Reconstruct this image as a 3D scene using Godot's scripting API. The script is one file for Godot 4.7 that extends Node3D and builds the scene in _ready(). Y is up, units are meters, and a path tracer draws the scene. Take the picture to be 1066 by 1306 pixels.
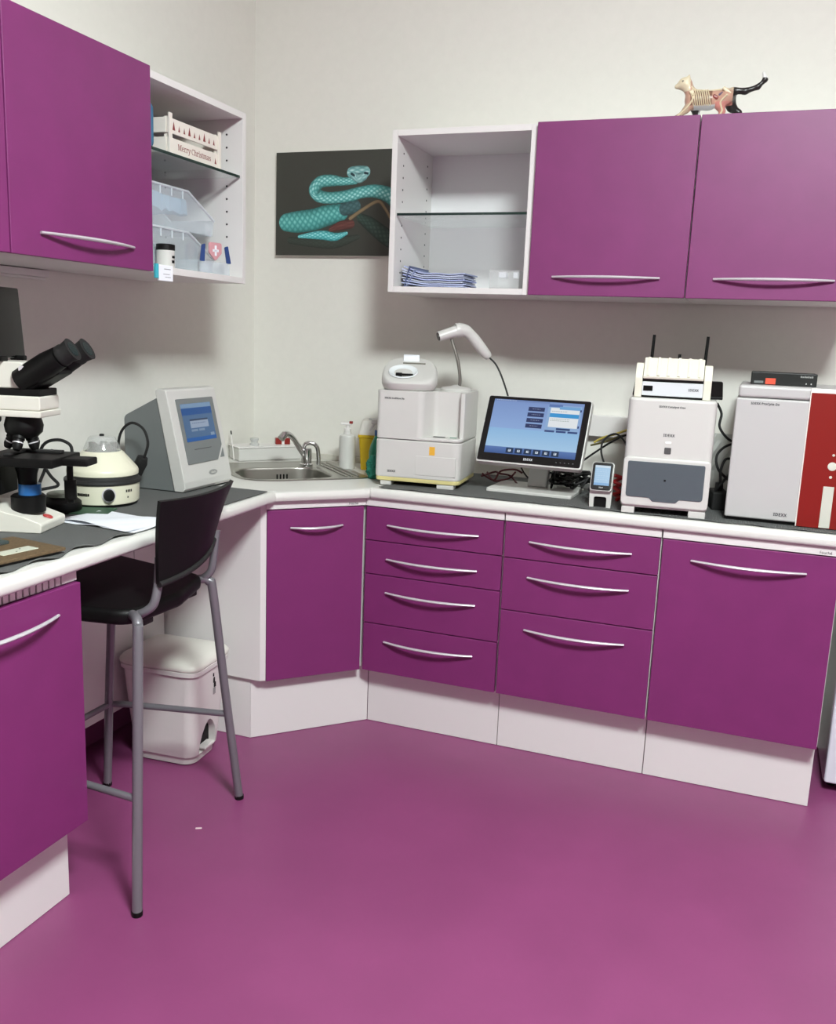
extends Node3D

# ---------------------------------------------------------------- geometry helpers (triangle soups, counter-clockwise)
var used_names := {}
var M := {}

func quad(s: PackedVector3Array, a: Vector3, b: Vector3, c: Vector3, d: Vector3) -> void:
	s.append(a); s.append(b); s.append(c)
	s.append(a); s.append(c); s.append(d)

func moved(s: PackedVector3Array, t: Transform3D) -> PackedVector3Array:
	return t * s

func at_pos(s: PackedVector3Array, x: float, y: float, z: float) -> PackedVector3Array:
	return Transform3D(Basis(), Vector3(x, y, z)) * s

func joined(list: Array) -> PackedVector3Array:
	var r := PackedVector3Array()
	for a in list:
		var p: PackedVector3Array = a
		r.append_array(p)
	return r

# box with rounded edges, centred on the origin
func rbox(size: Vector3, r: float, seg := 2) -> PackedVector3Array:
	var s := PackedVector3Array()
	var h := size * 0.5
	r = minf(r, minf(h.x, minf(h.y, h.z)) * 0.98)
	var grids := []
	for ax in 3:
		var g := []
		var hh: float = h[ax]
		for i in seg + 1:
			g.append(-(hh - r) - r * tan(PI / 4 * (1.0 - float(i) / seg)))
		for i in seg + 1:
			g.append((hh - r) + r * tan(PI / 4 * float(i) / seg))
		grids.append(g)
	var inner := h - Vector3(r, r, r)
	for ax in 3:
		var u := (ax + 1) % 3
		var v := (ax + 2) % 3
		for sg in [-1.0, 1.0]:
			var gu: Array = grids[u]
			var gv: Array = grids[v]
			for i in gu.size() - 1:
				for j in gv.size() - 1:
					var q := []
					for k in [[0, 0], [1, 0], [1, 1], [0, 1]]:
						var p := Vector3()
						p[ax] = sg * h[ax]
						p[u] = gu[i + k[0]]
						p[v] = gv[j + k[1]]
						var c := p.clamp(-inner, inner)
						p = c + (p - c).normalized() * r
						q.append(p)
					if sg > 0:
						quad(s, q[0], q[1], q[2], q[3])
					else:
						quad(s, q[0], q[3], q[2], q[1])
	return s

func box(x0: float, x1: float, y0: float, y1: float, z0: float, z1: float, r := 0.0015, seg := 1) -> PackedVector3Array:
	return at_pos(rbox(Vector3(x1 - x0, y1 - y0, z1 - z0), r, seg), (x0 + x1) / 2, (y0 + y1) / 2, (z0 + z1) / 2)

func area2(p: PackedVector2Array) -> float:
	var a := 0.0
	for i in p.size():
		a += p[i].cross(p[(i + 1) % p.size()])
	return a

# polygon with its corners rounded; radii: one number or one per corner
func round_poly(pts: Array, rad, seg := 4) -> PackedVector2Array:
	var out := PackedVector2Array()
	var n := pts.size()
	for i in n:
		var p: Vector2 = pts[i]
		var a: Vector2 = pts[(i + n - 1) % n]
		var b: Vector2 = pts[(i + 1) % n]
		var r: float = rad[i] if rad is Array else rad
		if r <= 0.0:
			out.append(p)
			continue
		var da := (a - p).normalized()
		var db := (b - p).normalized()
		var ang := absf(da.angle_to(db)) / 2.0
		var d := minf(r / tan(ang), minf(p.distance_to(a), p.distance_to(b)) * 0.49)
		for k in seg + 1:
			var t := float(k) / seg
			var p0 := p + da * d
			var p1 := p + db * d
			out.append(p0.lerp(p, t).lerp(p.lerp(p1, t), t))
	return out

# polygon (x, y) extruded along +z from 0 to h, edges bevelled
func prism(poly: PackedVector2Array, h: float, bev := 0.0, seg := 2) -> PackedVector3Array:
	var s := PackedVector3Array()
	var p := poly.duplicate()
	if area2(p) < 0:
		p.reverse()
	var rings := []
	while bev > 0.0 and not inset_works(p, bev):
		bev = bev * 0.7 if bev > 0.0003 else 0.0
	if bev > 0.0:
		for k in seg + 1:
			var a := PI / 2 * float(k) / seg
			rings.append([inset_ccw(p, bev * (1 - sin(a))), bev * (1 - cos(a))])
		for k in seg + 1:
			var a := PI / 2 * float(k) / seg
			rings.append([inset_ccw(p, bev * (1 - cos(a))), h - bev * (1 - sin(a))])
	else:
		rings = [[p, 0.0], [p, h]]
	var n := p.size()
	for k in rings.size() - 1:
		var r0: PackedVector2Array = rings[k][0]
		var r1: PackedVector2Array = rings[k + 1][0]
		var z0: float = rings[k][1]
		var z1: float = rings[k + 1][1]
		for i in n:
			var j := (i + 1) % n
			quad(s, Vector3(r0[i].x, r0[i].y, z0), Vector3(r0[j].x, r0[j].y, z0), Vector3(r1[j].x, r1[j].y, z1), Vector3(r1[i].x, r1[i].y, z1))
	var first: PackedVector2Array = rings[0][0]
	var last: PackedVector2Array = rings[-1][0]
	var zf: float = rings[0][1]
	var zl: float = rings[-1][1]
	var tri := Geometry2D.triangulate_polygon(first)
	for i in range(0, tri.size(), 3):
		var a := first[tri[i]]
		var b := first[tri[i + 1]]
		var c := first[tri[i + 2]]
		if (b - a).cross(c - a) > 0:
			var t := b
			b = c
			c = t
		s.append(Vector3(a.x, a.y, zf)); s.append(Vector3(b.x, b.y, zf)); s.append(Vector3(c.x, c.y, zf))
	tri = Geometry2D.triangulate_polygon(last)
	for i in range(0, tri.size(), 3):
		var a := last[tri[i]]
		var b := last[tri[i + 1]]
		var c := last[tri[i + 2]]
		if (b - a).cross(c - a) < 0:
			var t := b
			b = c
			c = t
		s.append(Vector3(a.x, a.y, zl)); s.append(Vector3(b.x, b.y, zl)); s.append(Vector3(c.x, c.y, zl))
	return s

func inset_works(p: PackedVector2Array, d: float) -> bool:
	var q := inset_ccw(p, d)
	for i in p.size():
		var j := (i + 1) % p.size()
		if (p[j] - p[i]).dot(q[j] - q[i]) < 0.0:
			return false
	return Geometry2D.triangulate_polygon(q).size() == 3 * (p.size() - 2)

func inset_ccw(p: PackedVector2Array, d: float) -> PackedVector2Array:
	if d <= 0.0:
		return p
	var out := PackedVector2Array()
	var n := p.size()
	for i in n:
		var a := p[(i + n - 1) % n]
		var b := p[i]
		var c := p[(i + 1) % n]
		var e0 := (b - a).normalized()
		var e1 := (c - b).normalized()
		var m := Vector2(-e0.y, e0.x) + Vector2(-e1.y, e1.x)
		var l := maxf(m.length_squared(), 0.6)
		out.append(b + m * (2.0 / l) * d)
	return out

# plan polygon (x, z) standing upright from y0 to y1
func prism_y(poly: PackedVector2Array, y0: float, y1: float, bev := 0.0, seg := 2) -> PackedVector3Array:
	var p := PackedVector2Array()
	for v in poly:
		p.append(Vector2(v.x, -v.y))
	var t := Transform3D(Basis(Vector3(1, 0, 0), Vector3(0, 0, -1), Vector3(0, 1, 0)), Vector3(0, y0, 0))
	return t * prism(p, y1 - y0, bev, seg)

# side profile (z, y), z towards the front, swept along x from x0 to x1
func prism_x(poly: PackedVector2Array, x0: float, x1: float, bev := 0.0, seg := 2) -> PackedVector3Array:
	var p := PackedVector2Array()
	for v in poly:
		p.append(Vector2(-v.x, v.y))
	var t := Transform3D(Basis(Vector3(0, 0, -1), Vector3(0, 1, 0), Vector3(1, 0, 0)), Vector3(x0, 0, 0))
	return t * prism(p, x1 - x0, bev, seg)

func loft(rings: Array, cap0 := true, cap1 := true) -> PackedVector3Array:
	var s := PackedVector3Array()
	var n: int = rings[0].size()
	for k in rings.size() - 1:
		var a: PackedVector3Array = rings[k]
		var b: PackedVector3Array = rings[k + 1]
		for i in n:
			var j := (i + 1) % n
			quad(s, a[i], a[j], b[j], b[i])
	for e in [[0, cap0], [rings.size() - 1, cap1]]:
		if not e[1]:
			continue
		var r: PackedVector3Array = rings[e[0]]
		var c := Vector3()
		for v in r:
			c += v
		c /= n
		for i in n:
			var j := (i + 1) % n
			if e[0] == 0:
				s.append(c); s.append(r[j]); s.append(r[i])
			else:
				s.append(c); s.append(r[i]); s.append(r[j])
	return s

func ring_of(poly: PackedVector2Array, y: float, sx := 1.0, sz := 1.0, cx := 0.0, cz := 0.0) -> PackedVector3Array:
	# plan polygon (x, z) turned so that lofting upwards faces outwards
	var p := poly.duplicate()
	if area2(p) > 0:
		p.reverse()
	var r := PackedVector3Array()
	for v in p:
		r.append(Vector3(cx + v.x * sx, y, cz + v.y * sz))
	return r

# profile of (radius, y) turned about the y axis, given from bottom to top on the outside
func lathe(prof: Array, n := 32) -> PackedVector3Array:
	var s := PackedVector3Array()
	for k in prof.size() - 1:
		var a: Vector2 = prof[k]
		var b: Vector2 = prof[k + 1]
		for i in n:
			var t0 := TAU * i / n
			var t1 := TAU * (i + 1) / n
			var d0 := Vector3(cos(t0), 0, -sin(t0))
			var d1 := Vector3(cos(t1), 0, -sin(t1))
			var p := d0 * a.x + Vector3(0, a.y, 0)
			var q := d1 * a.x + Vector3(0, a.y, 0)
			var r := d1 * b.x + Vector3(0, b.y, 0)
			var w := d0 * b.x + Vector3(0, b.y, 0)
			if a.x < 1e-6:
				s.append(p); s.append(r); s.append(w)
			elif b.x < 1e-6:
				s.append(p); s.append(q); s.append(r)
			else:
				quad(s, p, q, r, w)
	return s

func spline(pts: Array, k := 6) -> PackedVector3Array:
	var out := PackedVector3Array()
	var n := pts.size()
	for i in n - 1:
		var p0: Vector3 = pts[maxi(i - 1, 0)]
		var p1: Vector3 = pts[i]
		var p2: Vector3 = pts[i + 1]
		var p3: Vector3 = pts[mini(i + 2, n - 1)]
		for j in k:
			out.append(p1.cubic_interpolate(p2, p0, p3, float(j) / k))
	out.append(pts[n - 1])
	return out

# round tube along points; rad: a number or an Array with one radius for each point
func tube(pts: PackedVector3Array, rad, n := 10, flat := 1.0) -> PackedVector3Array:
	var rings := []
	var up := Vector3.UP
	var t0 := (pts[1] - pts[0]).normalized()
	if absf(t0.dot(up)) > 0.95:
		up = Vector3.RIGHT
	var side := t0.cross(up).normalized()
	for i in pts.size():
		var t := (pts[mini(i + 1, pts.size() - 1)] - pts[maxi(i - 1, 0)]).normalized()
		side = (side - t * side.dot(t)).normalized()
		var nb := side.cross(t).normalized()
		var r: float = rad[i] if rad is Array else rad
		var ring := PackedVector3Array()
		for k in n:
			var a := TAU * k / n
			ring.append(pts[i] + side * cos(a) * r + nb * sin(a) * r * flat)
		rings.append(ring)
	return loft(rings, true, true)

func bar(a: Vector3, b: Vector3, r: float, n := 10) -> PackedVector3Array:
	return tube(PackedVector3Array([a, b]), r, n)

# thick sheet from a grid of points (rows x cols), thickness along its own normal
func sheet(grid: Array, th: float) -> PackedVector3Array:
	var s := PackedVector3Array()
	var rows := grid.size()
	var cols: int = grid[0].size()
	var under := []
	for i in rows:
		var row := []
		for j in cols:
			var du: Vector3 = grid[mini(i + 1, rows - 1)][j] - grid[maxi(i - 1, 0)][j]
			var dv: Vector3 = grid[i][mini(j + 1, cols - 1)] - grid[i][maxi(j - 1, 0)]
			row.append(grid[i][j] - du.cross(dv).normalized() * th)
		under.append(row)
	for i in rows - 1:
		for j in cols - 1:
			quad(s, grid[i][j], grid[i + 1][j], grid[i + 1][j + 1], grid[i][j + 1])
			quad(s, under[i][j], under[i][j + 1], under[i + 1][j + 1], under[i + 1][j])
	for i in rows - 1:
		quad(s, grid[i][0], under[i][0], under[i + 1][0], grid[i + 1][0])
		quad(s, grid[i + 1][cols - 1], under[i + 1][cols - 1], under[i][cols - 1], grid[i][cols - 1])
	for j in cols - 1:
		quad(s, grid[0][j + 1], under[0][j + 1], under[0][j], grid[0][j])
		quad(s, grid[rows - 1][j], under[rows - 1][j], under[rows - 1][j + 1], grid[rows - 1][j + 1])
	return s

func finish(s: PackedVector3Array, crease := 40.0, cols := PackedColorArray()) -> ArrayMesh:
	var nt := s.size() / 3
	var fn := PackedVector3Array()
	fn.resize(nt)
	var near := {}
	var keys := []
	keys.resize(s.size())
	for i in nt:
		var a := s[i * 3]
		var b := s[i * 3 + 1]
		var c := s[i * 3 + 2]
		fn[i] = (b - a).cross(c - a)
		for k in 3:
			var key := Vector3i((s[i * 3 + k] * 20000.0).round())
			keys[i * 3 + k] = key
			if near.has(key):
				near[key].append(i)
			else:
				near[key] = [i]
	var lim := cos(deg_to_rad(crease))
	var unit := PackedVector3Array()
	unit.resize(nt)
	for i in nt:
		unit[i] = fn[i].normalized()
	var vs := PackedVector3Array()
	var ns := PackedVector3Array()
	var cs := PackedColorArray()
	for i in nt:
		if fn[i].length_squared() < 1e-22:
			continue
		for k in [0, 2, 1]:
			var n := Vector3()
			for f in near[keys[i * 3 + k]]:
				if unit[i].dot(unit[f]) > lim:
					n += fn[f]
			vs.append(s[i * 3 + k])
			ns.append(n.normalized())
			if cols.size():
				cs.append(cols[i * 3 + k])
	var arr := []
	arr.resize(Mesh.ARRAY_MAX)
	arr[Mesh.ARRAY_VERTEX] = vs
	arr[Mesh.ARRAY_NORMAL] = ns
	if cols.size():
		arr[Mesh.ARRAY_COLOR] = cs
	var m := ArrayMesh.new()
	m.add_surface_from_arrays(Mesh.PRIMITIVE_TRIANGLES, arr)
	return m

# ---------------------------------------------------------------- nodes
func numbered(called: String) -> String:
	var k: int = used_names.get(called, -1) + 1
	used_names[called] = k
	return called if k == 0 else "%s_%03d" % [called, k]

func tag(o: Node3D, label: String, category: String, group := "") -> Node3D:
	o.set_meta("label", label)
	o.set_meta("category", category)
	if group:
		o.set_meta("group", group)
	return o

func thing(called: String, label: String, category: String, where := Vector3.ZERO, turn := 0.0, group := "") -> Node3D:
	var o := Node3D.new()
	o.name = numbered(called)
	add_child(o)
	o.position = where
	o.rotation.y = turn
	return tag(o, label, category, group)

func part(called: String, s: PackedVector3Array, m: Material, parent: Node3D, label := "", crease := 40.0) -> MeshInstance3D:
	var o := MeshInstance3D.new()
	o.name = called
	o.mesh = finish(s, crease)
	o.material_override = m
	parent.add_child(o, true)
	if label:
		o.set_meta("label", label)
	return o

func solo(called: String, s: PackedVector3Array, m: Material, label: String, category: String, where := Vector3.ZERO, turn := 0.0, group := "") -> MeshInstance3D:
	var o := MeshInstance3D.new()
	o.name = numbered(called)
	o.mesh = finish(s)
	o.material_override = m
	add_child(o)
	o.position = where
	o.rotation.y = turn
	tag(o, label, category, group)
	return o

func struct(called: String, s: PackedVector3Array, m: Material) -> MeshInstance3D:
	var o := MeshInstance3D.new()
	o.name = called
	o.mesh = finish(s)
	o.material_override = m
	add_child(o)
	o.set_meta("kind", "structure")
	return o

func lettering(words: String, cap: float, where: Vector3, turn: Basis, m: Material, parent: Node3D, bold := false, face := "Droid Sans") -> MeshInstance3D:
	var f := SystemFont.new()
	f.font_names = PackedStringArray([face])
	if bold:
		f.font_weight = 700
	var t := TextMesh.new()
	t.font = f
	t.text = words
	t.font_size = 32
	t.pixel_size = cap / 32.0 / 0.72
	t.depth = 0.0008
	t.curve_step = 3.0
	var o := MeshInstance3D.new()
	o.name = "lettering"
	o.mesh = t
	o.material_override = m
	parent.add_child(o, true)
	o.transform = Transform3D(turn, where)
	return o

func screen(called: String, img: Image, w: float, h: float, glow: float, where: Vector3, turn: Basis, parent: Node3D) -> MeshInstance3D:
	var q := QuadMesh.new()
	q.size = Vector2(w, h)
	var m := StandardMaterial3D.new()
	var t := ImageTexture.create_from_image(img)
	m.albedo_color = Color(0.02, 0.02, 0.02)
	m.roughness = 0.25
	m.emission_enabled = true
	m.emission_texture = t
	m.emission_energy_multiplier = glow
	var o := MeshInstance3D.new()
	o.name = called
	o.mesh = q
	o.material_override = m
	parent.add_child(o, true)
	o.transform = Transform3D(turn, where)
	return o

func mat(r: int, g: int, b: int, rough := 0.5, metal := 0.0) -> StandardMaterial3D:
	var m := StandardMaterial3D.new()
	m.albedo_color = Color8(r, g, b)
	m.roughness = rough
	m.metallic = metal
	return m

func clear(r: int, g: int, b: int, a: float, rough := 0.08) -> StandardMaterial3D:
	var m := mat(r, g, b, rough)
	m.albedo_color.a = a
	m.transparency = BaseMaterial3D.TRANSPARENCY_ALPHA
	return m

func noise_tex(freq: float, lo: Color, hi: Color, sd := 1, size := 256, octaves := 4) -> NoiseTexture2D:
	var n := FastNoiseLite.new()
	n.seed = sd
	n.frequency = freq
	n.fractal_octaves = octaves
	var t := NoiseTexture2D.new()
	t.noise = n
	t.width = size
	t.height = size
	t.seamless = true
	var g := Gradient.new()
	g.set_color(0, lo)
	g.set_color(1, hi)
	t.color_ramp = g
	return t

func grain(m: StandardMaterial3D, freq: float, amount: float, per_m: float, sd := 1) -> StandardMaterial3D:
	# faint uneven tint of the surface, the same everywhere
	m.albedo_texture = noise_tex(freq, Color(1 - amount, 1 - amount, 1 - amount), Color.WHITE, sd)
	m.uv1_triplanar = true
	m.uv1_world_triplanar = true
	m.uv1_scale = Vector3.ONE * per_m
	return m

func fix(s: PackedVector3Array) -> PackedVector3Array:
	var c := Vector3()
	for v in s:
		c += v
	c /= s.size()
	var vol := 0.0
	for i in range(0, s.size(), 3):
		vol += (s[i] - c).dot((s[i + 1] - c).cross(s[i + 2] - c))
	if vol < 0:
		for i in range(0, s.size(), 3):
			var t := s[i + 1]
			s[i + 1] = s[i + 2]
			s[i + 2] = t
	return s

const YC := 0.887      # worktop surface
const YM := 0.8895     # on the grey mats

func _ready() -> void:
	# ------------------------------------------------ camera
	var cam := Camera3D.new()
	cam.name = "camera"
	add_child(cam)
	cam.position = Vector3(2.131, 1.4035, 3.4241)
	cam.rotation = Vector3(-0.1917, 0.3518, 0.0400)
	cam.fov = rad_to_deg(2.0 * atan(653.0 / 1147.87))
	cam.near = 0.02
	cam.current = true
	# ------------------------------------------------ environment (closed room: the lamp gives the light)
	var env := Environment.new()
	env.background_mode = Environment.BG_COLOR
	env.background_color = Color(0.05, 0.05, 0.05)
	env.ambient_light_source = Environment.AMBIENT_SOURCE_DISABLED
	env.tonemap_mode = Environment.TONE_MAPPER_LINEAR
	env.tonemap_exposure = 1.0
	env.sdfgi_enabled = true
	env.ssao_enabled = true
	env.ssil_enabled = true
	var we := WorldEnvironment.new()
	we.name = "environment"
	we.environment = env
	add_child(we)
	materials()
	ceiling_lamp(Vector3(2.6, 3.3, 3.05), 18.0)
	room()
	worktops()
	base_units()
	wall_units()
	sink()
	back_counter()
	left_counter()
	shelves_left()
	shelves_right()
	picture()
	anatomical_cat()
	bar_stool()
	pedal_bin()
	fridge()

func materials() -> void:
	M.purple = grain(mat(125, 42, 105, 0.48), 0.02, 0.05, 1.2, 3)
	M.purple.metallic_specular = 0.55
	M.floor = grain(mat(139, 66, 112, 0.42), 0.012, 0.06, 0.8, 5)
	M.wall = grain(mat(232, 229, 222, 0.85), 0.05, 0.012, 1.5, 8)
	M.ceiling = mat(214, 212, 206, 0.9)
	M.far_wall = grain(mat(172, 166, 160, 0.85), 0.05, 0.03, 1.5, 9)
	M.white = mat(228, 224, 222, 0.35)
	M.top = mat(220, 218, 213, 0.3)
	M.inner = mat(232, 231, 232, 0.45)
	M.metal = mat(214, 210, 214, 0.32, 0.35)
	M.steel = mat(176, 174, 168, 0.3, 1.0)
	M.chrome = mat(215, 215, 215, 0.12, 1.0)
	M.tube = mat(128, 126, 131, 0.35, 0.4)
	M.black = mat(11, 10, 10, 0.5)
	M.black.metallic_specular = 0.35
	M.gloss_black = mat(10, 10, 11, 0.18)
	M.rubber = mat(24, 23, 23, 0.7)
	M.dark = mat(38, 37, 37, 0.6)
	M.device = mat(207, 205, 201, 0.35)
	M.device_grey = mat(196, 196, 194, 0.4)
	M.slate = mat(84, 92, 98, 0.35)
	M.grey = mat(112, 116, 116, 0.45)
	M.cream = mat(226, 222, 200, 0.3)
	M.print = mat(60, 60, 64, 0.6)
	M.yellow = mat(222, 186, 28, 0.45)
	M.red = mat(132, 22, 15, 0.38)
	M.bin = mat(226, 222, 218, 0.38)
	M.glass = clear(205, 225, 218, 0.2, 0.02)
	M.glass_edge = mat(22, 46, 40, 0.15)
	M.clear = clear(222, 232, 240, 0.28, 0.1)
	M.paper = mat(236, 238, 244, 0.8)
	var m := mat(92, 93, 92, 0.75)
	var img := Image.create(32, 32, false, Image.FORMAT_RGB8)
	for x in 32:
		var v := 0.5 + 0.5 * sin(TAU * x / 8.0)
		for y in 32:
			img.set_pixel(x, y, Color(v, v, v))
	m.heightmap_enabled = false
	var nimg := img.duplicate()
	nimg.bump_map_to_normal_map(2.0)
	m.normal_enabled = true
	m.normal_texture = ImageTexture.create_from_image(nimg)
	m.normal_scale = 0.8
	m.uv1_triplanar = true
	m.uv1_world_triplanar = true
	m.uv1_scale = Vector3.ONE * 40.0
	M.mat = m

# ---------------------------------------------------------------- room
func ceiling_lamp(where: Vector3, power: float) -> void:
	# a large square opal luminaire under the ceiling: its bottom and its four sides give light
	var t := thing("ceiling_lamp", "large square opal lamp box under the ceiling", "lamp", where)
	part("mounting_plate", box(-0.31, 0.31, -0.02, 0, -0.31, 0.31, 0.003), M.white, t)
	var g := mat(250, 248, 240, 0.6)
	g.emission_enabled = true
	g.emission = Color(0.92, 0.98, 1.0)
	g.emission_energy_multiplier = 1.5
	part("lamp_diffuser", box(-0.3, 0.3, -0.16, -0.02, -0.3, 0.3, 0.01, 2), g, t)
	for k in 5:
		var a := AreaLight3D.new()
		a.name = "lamp_light"
		a.area_size = Vector2(0.58, 0.58) if k == 0 else Vector2(0.58, 0.13)
		a.light_energy = power if k == 0 else power * 0.12
		a.light_color = Color(0.957, 1.0, 0.993)
		a.light_size = 0.5
		a.shadow_enabled = true
		a.set("area_range", 16.0)
		a.set("area_attenuation", 2.0)
		t.add_child(a, true)
		if k == 0:
			a.position = Vector3(0, -0.165, 0)
			a.rotation = Vector3(-PI / 2, 0, 0)
		else:
			var turn := PI / 2 * k
			a.rotation = Vector3(0, turn, 0)
			a.position = Vector3(-sin(turn) * 0.305, -0.09, -cos(turn) * 0.305)

func room() -> void:
	var x0 := 0.126
	var x1 := 5.6
	var z0 := 0.05
	var z1 := 7.5
	var h := 3.3
	struct("floor", box(x0 - 0.1, x1 + 0.1, -0.1, 0, z0 - 0.1, z1 + 0.1, 0), M.floor)
	struct("ceiling", box(x0 - 0.1, x1 + 0.1, h, h + 0.1, z0 - 0.1, z1 + 0.1, 0), M.ceiling)
	struct("wall_left", box(x0 - 0.1, x0, 0, h, z0 - 0.1, z1 + 0.1, 0), M.wall)
	struct("wall_back", box(x0, x1, 0, h, z0 - 0.1, z0, 0), M.wall)
	struct("wall_right", box(x1, x1 + 0.1, 0, h, z0 - 0.1, z1 + 0.1, 0), M.far_wall)
	struct("baseboard_left", box(x0, x0 + 0.012, 0, 0.16, z0, z1, 0.002), M.floor)
	struct("wall_front", box(x0, x1, 0, h, z1, z1 + 0.1, 0), M.far_wall)

# ---------------------------------------------------------------- worktops
func nose(front: float, back: float) -> PackedVector2Array:
	var p := PackedVector2Array([Vector2(back, 0.85), Vector2(front - 0.012, 0.85)])
	for k in 4:
		var a := PI / 2 * (k + 1) / 4.0
		p.append(Vector2(front - 0.012 + 0.012 * sin(a), 0.862 - 0.012 * cos(a)))
	for k in 6:
		var a := PI / 2 * k / 5.0
		p.append(Vector2(front - 0.018 + 0.018 * cos(a), YC - 0.018 + 0.018 * sin(a)))
	p.append(Vector2(back, YC))
	return p

func worktops() -> void:
	solo("worktop", at_pos(prism_x(nose(0.615, 0.051), -0.753, 0.755), 0, 0, 0), M.top, "long white worktop with rounded edge carrying the white analysers", "worktop", Vector3(1.676, 0, 0))
	# left run: its front edge leaves the wall at a slight angle
	var rings := []
	for e in [[0.855, 0.689], [2.0, 0.741], [3.2, 0.79]]:
		var r := PackedVector3Array()
		for v in nose(e[1], 0.127):
			r.append(Vector3(v.x - 0.4, v.y, e[0] - 2.0))
		rings.append(r)
	solo("worktop", fix(loft(rings)), M.top, "white worktop along the left wall under microscope and centrifuge", "worktop", Vector3(0.4, 0, 2.0))
	# corner piece with the cut-out for the sink
	var c := Vector2(0.501, 0.425)
	var o := thing("corner_worktop", "white corner worktop piece around the steel sink", "worktop", Vector3(c.x, 0, c.y))
	var angs := []
	for i in 96:
		angs.append(TAU * i / 96.0)
	var outer := [Vector2(0.127, 0.051), Vector2(0.921, 0.051), Vector2(0.921, 0.620), Vector2(0.688, 0.853), Vector2(0.127, 0.853)]
	for p in outer:
		angs.append(fposmod((p - c).angle(), TAU))
	angs.sort()
	var hole := round_poly([Vector2(-0.222, -0.1), Vector2(0.152, -0.1), Vector2(0.152, 0.205), Vector2(-0.222, 0.205)], 0.1, 8)
	var hole_w := PackedVector2Array()
	for p in hole:
		hole_w.append(p.rotated(-PI / 4))
	var rr := []
	for e in [[YC, -1.0], [YC, 0.016], [YC - 0.006, 0.005], [YC - 0.016, 0.0], [0.862, 0.0], [0.854, 0.004], [0.85, 0.012], [0.85, -1.0], [YC, -1.0]]:
		var ring := PackedVector3Array()
		var poly := hole_w
		if e[1] >= 0.0:
			var d: float = e[1] * 1.41421
			poly = PackedVector2Array([outer[0] - c, outer[1] - c, outer[2] - c - Vector2(0, d), outer[3] - c - Vector2(d, 0), outer[4] - c])
		for a in angs:
			var q := ray_hit(poly, a)
			ring.append(Vector3(q.x, e[0], q.y))
		rr.append(ring)
	part("slab", fix(loft(rr, false, false)), M.top, o, "", 30.0)
	part("upstand", at_pos(box(0.32, 0.92, YC, 0.909, 0.051, 0.068, 0.002), -c.x, 0, -c.y), mat(196, 192, 182, 0.5), o, "grey upstand strip along the wall")
	# ribbed grey mats
	ribbed_mat("grey ribbed mat on the left worktop under microscope and papers", Vector3(0.15, 0, 3.0), PI / 2, 2.12, 0.14, 0.588, 0.522, 11, true)
	ribbed_mat("grey ribbed mat on the back worktop under the analysers", Vector3(0.945, 0, 0.08), 0.0, 1.47, 0.04, 0.514, 0.514, 7, false)

# a thin mat lying from local x 0 .. length, local z 0 .. depth, its front edge cut in slow waves
func ribbed_mat(label: String, where: Vector3, turn: float, length: float, inset: float, d0: float, d1: float, sd: int, rising: bool) -> void:
	var rng := RandomNumberGenerator.new()
	rng.seed = sd
	var grid := []
	var n := int(length / 0.015)
	for i in n + 1:
		var x := length * i / n
		var t := float(i) / n
		var amp := clampf((0.80 - t) / 0.12, 0.0, 1.0) if rising else 0.3
		var d := lerpf(d0, d1, t) + amp * (0.009 * sin(x * 46.0) + 0.004 * sin(x * 29.0 + 1.0))
		var lift := maxf(0.0, sin(x * 46.0 + 1.9)) * 0.007 * amp
		var row := []
		for k in 7:
			var f: float = [0.0, 0.5, 0.9, 0.965, 0.98, 0.99, 1.0][k]
			var y: float = YC + 0.0022 + (lift * pow(maxf(0.0, (f - 0.965) / 0.035), 2.0))
			row.append(Vector3(x, y, inset * (1 - f) * 0.0 + d * f))
		grid.append(row)
	var s := sheet(grid, 0.002)
	solo("ribbed_mat", fix(s), M.mat, label, "mat", where, turn)

func ray_hit(poly: PackedVector2Array, ang: float) -> Vector2:
	var d := Vector2.from_angle(ang)
	var best := 0.0
	for i in poly.size():
		var a := poly[i]
		var b := poly[(i + 1) % poly.size()]
		var e := b - a
		var den := d.cross(e)
		if absf(den) < 1e-9:
			continue
		var t := a.cross(e) / den
		var u := a.cross(d) / den
		if t > 0 and u >= -1e-4 and u <= 1.0001:
			best = maxf(best, t)
	return d * best

# ---------------------------------------------------------------- cabinets
func handle(parent: Node3D, cx: float, cy: float, length: float, z := 0.0) -> void:
	var pts := []
	var rad := []
	for k in 17:
		var t := -1.0 + 2.0 * k / 16.0
		pts.append(Vector3(cx + t * length / 2, cy, z + 0.004 + 0.028 * (1 - t * t)))
		rad.append(0.0062 - 0.0018 * t * t)
	part("handle", tube(PackedVector3Array(pts), rad, 10, 0.8), M.metal, parent, "silver bow handle")

func front_panel(called: String, t: Node3D, x0: float, x1: float, y0: float, y1: float, hy: float, hl := 0.328) -> void:
	var d := part(called, box(x0, x1, y0, y1, -0.019, 0, 0.0018, 2), M.purple, t)
	if hl > 0:
		handle(d, (x0 + x1) / 2, hy, hl)

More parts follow.
